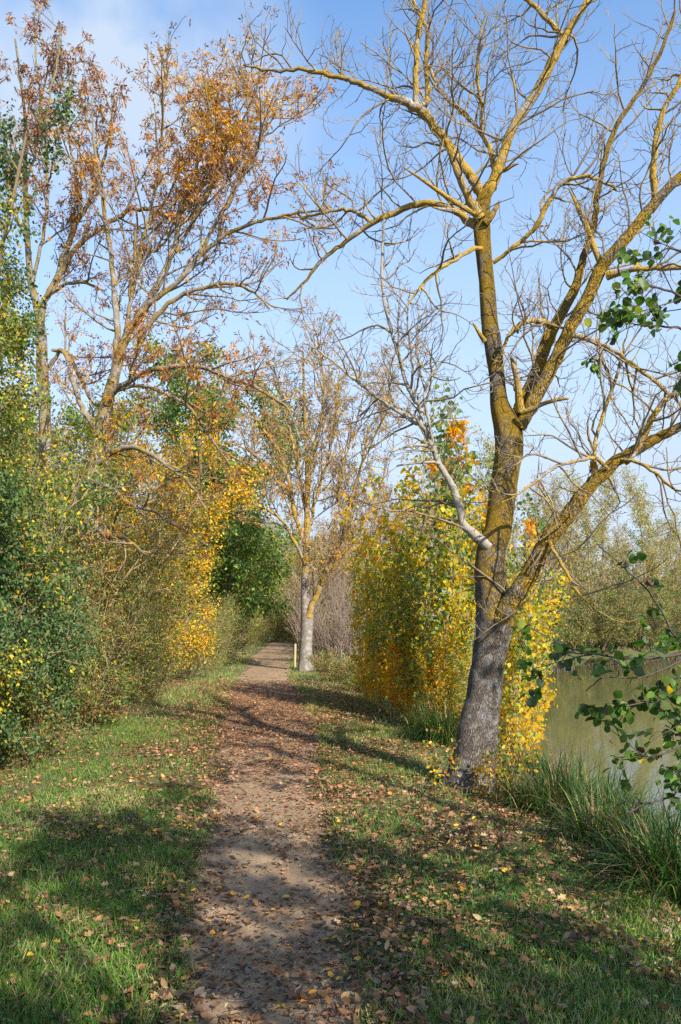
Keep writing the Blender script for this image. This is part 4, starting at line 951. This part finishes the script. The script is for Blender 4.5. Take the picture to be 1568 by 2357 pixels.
# path strip, edges ragged
ys = axis(-25, 80, -2, 16, .06, 1.06); u = np.linspace(0, 1, 34)
rag = lambda y, s: (vnoise(y * 2.1, y * 0 + s, s) - .5) * .34 + (vnoise(y * 8, y * 0 + s, s + 1) - .5) * .14
lft = pl(ys) + rag(ys, 11); rgt = pr(ys) + rag(ys, 17)
Xp = lft[:, None] + (rgt - lft)[:, None] * u[None]; Yp = np.repeat(ys[:, None], len(u), 1)
lift = .009 + .022 * sstep((Yp - 12) / 25)
edge = np.minimum(u, 1 - u); lift = lift * np.minimum(edge * 14 + .0, 1)[None] - .006 * (edge[None] < 1e-6)
Zp = gz(Xp, Yp) + lift
idx = np.arange(Xp.size).reshape(Xp.shape)
q = np.stack([idx[:-1, :-1], idx[:-1, 1:], idx[1:, 1:], idx[1:, :-1]], -1).reshape(-1, 4)
po = link('path', mesh_from('path', np.stack([Xp, Yp, Zp], -1).reshape(-1, 3), [q], None, True), M_PATH)
tag(po, kind='structure', label='trodden earth path through the grass', cat='path')
wv = np.array([(-8, -300, WATER_Z), (600, -300, WATER_Z), (600, 800, WATER_Z), (-8, 800, WATER_Z)], float)
wo = link('water', mesh_from('water', wv, [np.array([[0, 1, 2, 3]])]), M_WATER); tag(wo, kind='structure', label='calm olive lake reflecting the far trees', cat='lake')

# ------------------------------------------------------------------ grass, ground cover, fallen leaves
rg = np.random.default_rng(100)
def field(n, y0, y1, pw=1.0, wide=1.3):
    """random ground points inside the view wedge, a little wider than the frame"""
    t = rg.random(n); y = (y0 ** (2 * pw) + t * (y1 ** (2 * pw) - y0 ** (2 * pw))) ** (1 / (2 * pw))
    x = rg.uniform(-1, 1, n) * (.43 * wide * y + .35)
    return x, y
def land(x, y): return shore_d(x, y) < .25
def edge_dist(x, y): return np.maximum(pl(y) - x, x - pr(y))      # > 0 outside the path
GP_ = [((.09, .20, .028), 5), ((.14, .25, .04), 4), ((.06, .13, .022), 4), ((.22, .26, .075), 2.4), ((.35, .29, .14), 1.5), ((.16, .10, .05), 1)]
GPd = [((.27, .30, .10), 4), ((.20, .28, .06), 5), ((.42, .38, .18), 3), ((.10, .19, .03), 4)]
def grass(n, y0, y1, hgt, wid, pal, pw, name_pts):
    x, y = field(n, y0, y1, pw)
    e = edge_dist(x, y)
    den = sstep((e + .10) / .22) * (.30 + .95 * sstep((vnoise(x * 1.6, y * 1.6, 31) - .25) / .4)) * (.45 + .55 * sstep(vnoise(x * 7, y * 7, 32) * 1.6 - .3))
    strip = np.exp(-((x - pr(y) - .15) / .22) ** 2) * sstep((7.5 - y) / 2); den = den * (1 - .8 * strip)
    den = den * (1 - .7 * sstep((-x - 3.3 - .06 * y) / .5))
    k = (rg.random(n) < den) & land(x, y) & (x > -7)
    x, y = x[k], y[k]; m = len(x)
    hh = hgt * rg.uniform(.45, 1.25, m) * (.6 + .8 * vnoise(x * 1.1, y * 1.1, 33))
    pos = np.stack([x, y, gz(x, y) - .004], 1)
    ax = np.stack([rg.normal(0, .55, m), rg.normal(0, .55, m), np.ones(m)], 1)
    az = rg.uniform(0, 6.283, m); up = np.stack([np.cos(az), np.sin(az), np.full(m, .1)], 1)
    c = palette(rg, m, pal)
    dryk = rg.random(m) < .8 * sstep((vnoise(x * .9, y * .9, 35) - .5) / .25)
    c[dryk] = palette(rg, int(dryk.sum()), GPd)
    return pos, ax, up, hh, c
def merge(name, mat, parts, shape, label, cat):
    a = [np.concatenate([p[i] for p in parts]) for i in range(5)]
    return tag(leaf_mesh(name, mat, None, *a, shape), label, cat, None, 'stuff')
merge('grass', M_GRASS, [grass(230000, 2.4, 6.5, .066, 0, GP_, .8, 0), grass(250000, 6.5, 13, .075, 0, GP_, .8, 0), grass(220000, 13, 34, .10, 0, GPd, .7, 0), grass(50000, 34, 75, .16, 0, GPd, .7, 0)],
      'blade', 'short green grass on both verges of the path', 'grass')
# clover and small broad leaves
def cover(n, y0, y1, size):
    x, y = field(n, y0, y1, .8); e = edge_dist(x, y)
    den = sstep((e - .05) / .3) * sstep((vnoise(x * 1.4, y * 1.4, 41) - .42) / .25)
    k = (rg.random(n) < den) & land(x, y) & (x > -4.2); x, y = x[k], y[k]; m = len(x)
    pos = np.stack([x, y, gz(x, y) + rg.uniform(.008, .04, m)], 1)
    ax = np.stack([rg.normal(0, 1, m), rg.normal(0, 1, m), rg.normal(.15, .25, m)], 1)
    up = np.stack([rg.normal(0, .3, m), rg.normal(0, .3, m), np.ones(m)], 1)
    return pos, ax, up, size * rg.uniform(.6, 1.3, m), palette(rg, m, [((.06, .14, .035), 4), ((.09, .18, .06), 3), ((.045, .10, .03), 3), (LIME, .3)])
merge('ground_cover', M_GRASS, [cover(34000, 2.4, 7, .026), cover(26000, 7, 14, .032)], 'oval', 'small broad leaved weeds and clover among the grass', 'weeds')
LIT = [((.24, .115, .05), 5), ((.31, .17, .08), 4), ((.15, .08, .042), 5), ((.38, .25, .14), 1.8), ((.085, .055, .036), 4), (ORNG, .35), ((.55, .34, .04), .35), ((.22, .16, .11), 1.5)]
LITG = [((.27, .115, .055), 5), ((.36, .19, .10), 3.5), ((.17, .08, .042), 4), ((.42, .27, .16), 1.5), (ORNG, .25), ((.5, .33, .05), .3)]
def litter(n, y0, y1, size, pal, pw, mode):
    x, y = field(n, y0, y1, pw); e = edge_dist(x, y)
    inside = e < 0
    near = sstep((10 - y) / 2.5)
    carpet = np.exp(-((y - 14.5) / 5.2) ** 2) * sstep((x - pl(y) + .9 + .9 * vnoise(y * .8, x * .8, 53)) / .8) * sstep((pr(y) + .9 + 1.2 * vnoise(y * .7, x * .7, 54) - x) / .9)
    strip = np.exp(-((x - pr(y) - .12) / .2) ** 2) * near + .55 * np.exp(-((x - pl(y) + .02) / .16) ** 2) * near
    den = np.where(inside, .17 + .26 * sstep((4.6 - y) / 1.6), .62 - .44 * sstep((y - 5) / 4)) * (.2 + 1.5 * sstep((vnoise(x * 2.6, y * 2.6, 51) * .6 + vnoise(x * 7, y * 7, 57) * .4 - .33) / .3)) + .8 * strip + .95 * carpet + .2 * sstep((y - 16) / 8)
    den = den + .3 * sstep((-x - 2.9 - .05 * y) / .4)
    k = (rg.random(n) < den) & land(x, y) & (x > -6.5); x, y = x[k], y[k]; m = len(x); ins = inside[k]
    pos = np.stack([x, y, gz(x, y) + np.where(ins, rg.uniform(.011, .026, m) + .022 * sstep((y - 12) / 25), rg.uniform(.012, .045, m))], 1)
    ax = np.stack([rg.normal(0, 1, m), rg.normal(0, 1, m), rg.normal(0, .22, m)], 1)
    til = np.where(ins, .22, .45)[:, None]
    up = np.array([0, 0, 1.]) + rg.normal(0, 1, (m, 3)) * til
    return pos, ax, up, size * rg.uniform(.45, 1.25, m), palette(rg, m, pal, .3)
def lit3(n, y0, y1, size, pal, pw): return [litter(n // 3, y0, y1, size * s, pal, pw, 0) for s in (1, .85, 1.1)]
A = lit3(50000, 2.3, 7, .046, LIT, .8); B = lit3(230000, 7, 22, .045, LITG, .6); E_ = litter(90000, 2.3, 11, .02, [((.12, .07, .04), 4), ((.06, .04, .028), 4), ((.26, .16, .09), 3), ((.36, .27, .17), 1.5)], .7, 0); D_ = lit3(26000, 22, 60, .085, LITG, .6)
def litter_obj(parts, shape, label): return merge('fallen_leaves', M_LITTER, parts, shape, label, 'leaves')
litter_obj([A[0], B[0], D_[0], E_], 'curled', 'curled brown fallen leaves scattered over path and grass')
litter_obj([A[1], B[1], D_[1]], 'slim', 'narrow ash leaflets fallen over path and grass')
litter_obj([tuple(v[::3] for v in A[2])], 'lobed', 'lobed dry leaves lying near the viewer on path and grass')
litter_obj([tuple(v[1::3] for v in A[2]), B[2], D_[2]], 'oval', 'russet oval leaves carpeting the path farther on')

# small stones trodden into the path
SHAPES['stone'] = (np.array([(-.5, 0, 0), (.5, 0, 0), (0, -.36, 0), (0, .36, 0), (.06, .04, .24), (0, 0, -.2), (.3, .25, .08), (-.3, -.2, .1)]),
                   [(0, 7, 4), (7, 2, 4), (2, 1, 4), (1, 6, 4), (6, 3, 4), (3, 0, 4), (0, 2, 7), (1, 3, 6), (0, 5, 2), (2, 5, 1), (1, 5, 3), (3, 5, 0)])
x, y = field(26000, 2.3, 16, .7); k = (edge_dist(x, y) < -.02) & (rg.random(len(x)) < .15 + .9 * sstep((vnoise(x * 3, y * 3, 61) - .5) / .2)); x, y = x[k], y[k]; m = len(x)
M_STONE = leaf_material('stone', 0, .85, .2)
tag(leaf_mesh('gravel', M_STONE, None, np.stack([x, y, gz(x, y) + .009], 1), np.stack([rg.normal(0, 1, m), rg.normal(0, 1, m), rg.normal(0, .1, m)], 1),
    np.array([0, 0, 1.]) + rg.normal(0, .15, (m, 3)), .006 + .016 * rg.random(m) ** 3, palette(rg, m, [((.30, .24, .17), 4), ((.20, .15, .10), 4), ((.42, .36, .29), 1.5), ((.13, .10, .08), 2)]), 'stone'),
    'small stones and grit trodden into the path', 'gravel', None, 'stuff')

# ------------------------------------------------------------------ sky, sun, camera
w = bpy.data.worlds.new('World'); scene.world = w; w.use_nodes = True
nt = w.node_tree; nt.nodes.clear()
out = nt.nodes.new('ShaderNodeOutputWorld'); bg = nt.nodes.new('ShaderNodeBackground')
sky = nt.nodes.new('ShaderNodeTexSky'); sky.sky_type = 'NISHITA'; sky.sun_disc = False
sky.sun_elevation = SUN_EL; sky.sun_rotation = SUN_AZ; sky.altitude = 100; sky.air_density = 1.0; sky.dust_density = .6; sky.ozone_density = 1.0
tc = nt.nodes.new('ShaderNodeTexCoord')
sep = nt.nodes.new('ShaderNodeSeparateXYZ'); L(nt, tc.outputs['Generated'], sep.inputs[0])
den = mth(nt, 'ADD', mth(nt, 'MAXIMUM', sep.outputs[2], 0.02), .12)
cmb = nt.nodes.new('ShaderNodeCombineXYZ'); L(nt, mth(nt, 'DIVIDE', sep.outputs[0], den), cmb.inputs[0]); L(nt, mth(nt, 'DIVIDE', sep.outputs[1], den), cmb.inputs[1])
n1 = nt.nodes.new('ShaderNodeTexNoise'); n1.inputs['Scale'].default_value = 1.1; n1.inputs['Detail'].default_value = 7; n1.inputs['Roughness'].default_value = .55; n1.inputs['Distortion'].default_value = .4
L(nt, cmb.outputs[0], n1.inputs['Vector'])
# one drifting cloud, by its direction from the ground
cd = Vector((-.285, 1, .69)).normalized()
vs = nt.nodes.new('ShaderNodeVectorMath'); vs.operation = 'SUBTRACT'; L(nt, tc.outputs['Generated'], vs.inputs[0]); vs.inputs[1].default_value = cd
vm = nt.nodes.new('ShaderNodeVectorMath'); vm.operation = 'MULTIPLY'; L(nt, vs.outputs[0], vm.inputs[0]); vm.inputs[1].default_value = (1.0, 1.0, 1.6)
vl = nt.nodes.new('ShaderNodeVectorMath'); vl.operation = 'LENGTH'; L(nt, vm.outputs[0], vl.inputs[0])
blob = ramp(nt, vl.outputs['Value'], [(.0, (1, 1, 1)), (.23, (0, 0, 0))]).outputs[0]
n2 = nt.nodes.new('ShaderNodeTexNoise'); n2.inputs['Scale'].default_value = 9; n2.inputs['Detail'].default_value = 6; L(nt, tc.outputs['Generated'], n2.inputs['Vector'])
cl = mth(nt, 'MULTIPLY', blob, mth(nt, 'ADD', mth(nt, 'MULTIPLY', n2.outputs['Fac'], 4.6), -1.2))
thin = ramp(nt, n1.outputs['Fac'], [(.58, (0, 0, 0)), (.8, (.3, .3, .3))]).outputs[0]
low = nt.nodes.new('ShaderNodeMapRange'); low.inputs['From Min'].default_value = .62; low.inputs['From Max'].default_value = .16; low.inputs['To Min'].default_value = 0; low.inputs['To Max'].default_value = .93; low.clamp = True
L(nt, sep.outputs[2], low.inputs['Value'])
fac = mth(nt, 'ADD', mth(nt, 'ADD', cl, thin), low.outputs[0]); fac = mth(nt, 'MINIMUM', mth(nt, 'MAXIMUM', fac, 0.0), .96)
hs = nt.nodes.new('ShaderNodeHueSaturation'); hs.inputs['Saturation'].default_value = 1.16; hs.inputs['Value'].default_value = 1.13; L(nt, sky.outputs[0], hs.inputs['Color'])
skc = mixc(nt, fac, hs.outputs[0], (2.3, 2.75, 3.4))
L(nt, skc, bg.inputs[0]); bg.inputs[1].default_value = .15; L(nt, bg.outputs[0], out.inputs[0])

sl = bpy.data.lights.new('sun', 'SUN'); sl.energy = 4.8; sl.angle = math.radians(.53); sl.color = (1, .93, .82)
so = bpy.data.objects.new('sun', sl); C.objects.link(so)
sd = Vector((math.sin(SUN_AZ) * math.cos(SUN_EL), math.cos(SUN_AZ) * math.cos(SUN_EL), math.sin(SUN_EL)))
so.rotation_euler = sd.to_track_quat('Z', 'Y').to_euler(); so.location = sd * 60

cam = bpy.data.cameras.new('camera'); co = bpy.data.objects.new('camera', cam); C.objects.link(co)
cam.sensor_fit = 'VERTICAL'; cam.sensor_height = 36; cam.lens = 36 * F / 2357; cam.shift_y = (HY - 2357 / 2) / 2357
cam.clip_start = .05; cam.clip_end = 3000
co.location = (0, 0, EYE); co.rotation_euler = (math.pi / 2, 0, 0)
scene.camera = co
vs_ = scene.view_settings; vs_.view_transform = 'Standard'; vs_.look = 'None'; vs_.exposure = .95; vs_.gamma = 1; vs_.use_curve_mapping = False
scene.cycles.max_bounces = 6; scene.cycles.diffuse_bounces = 3; scene.cycles.glossy_bounces = 3; scene.cycles.transmission_bounces = 3
scene.cycles.use_denoising = False
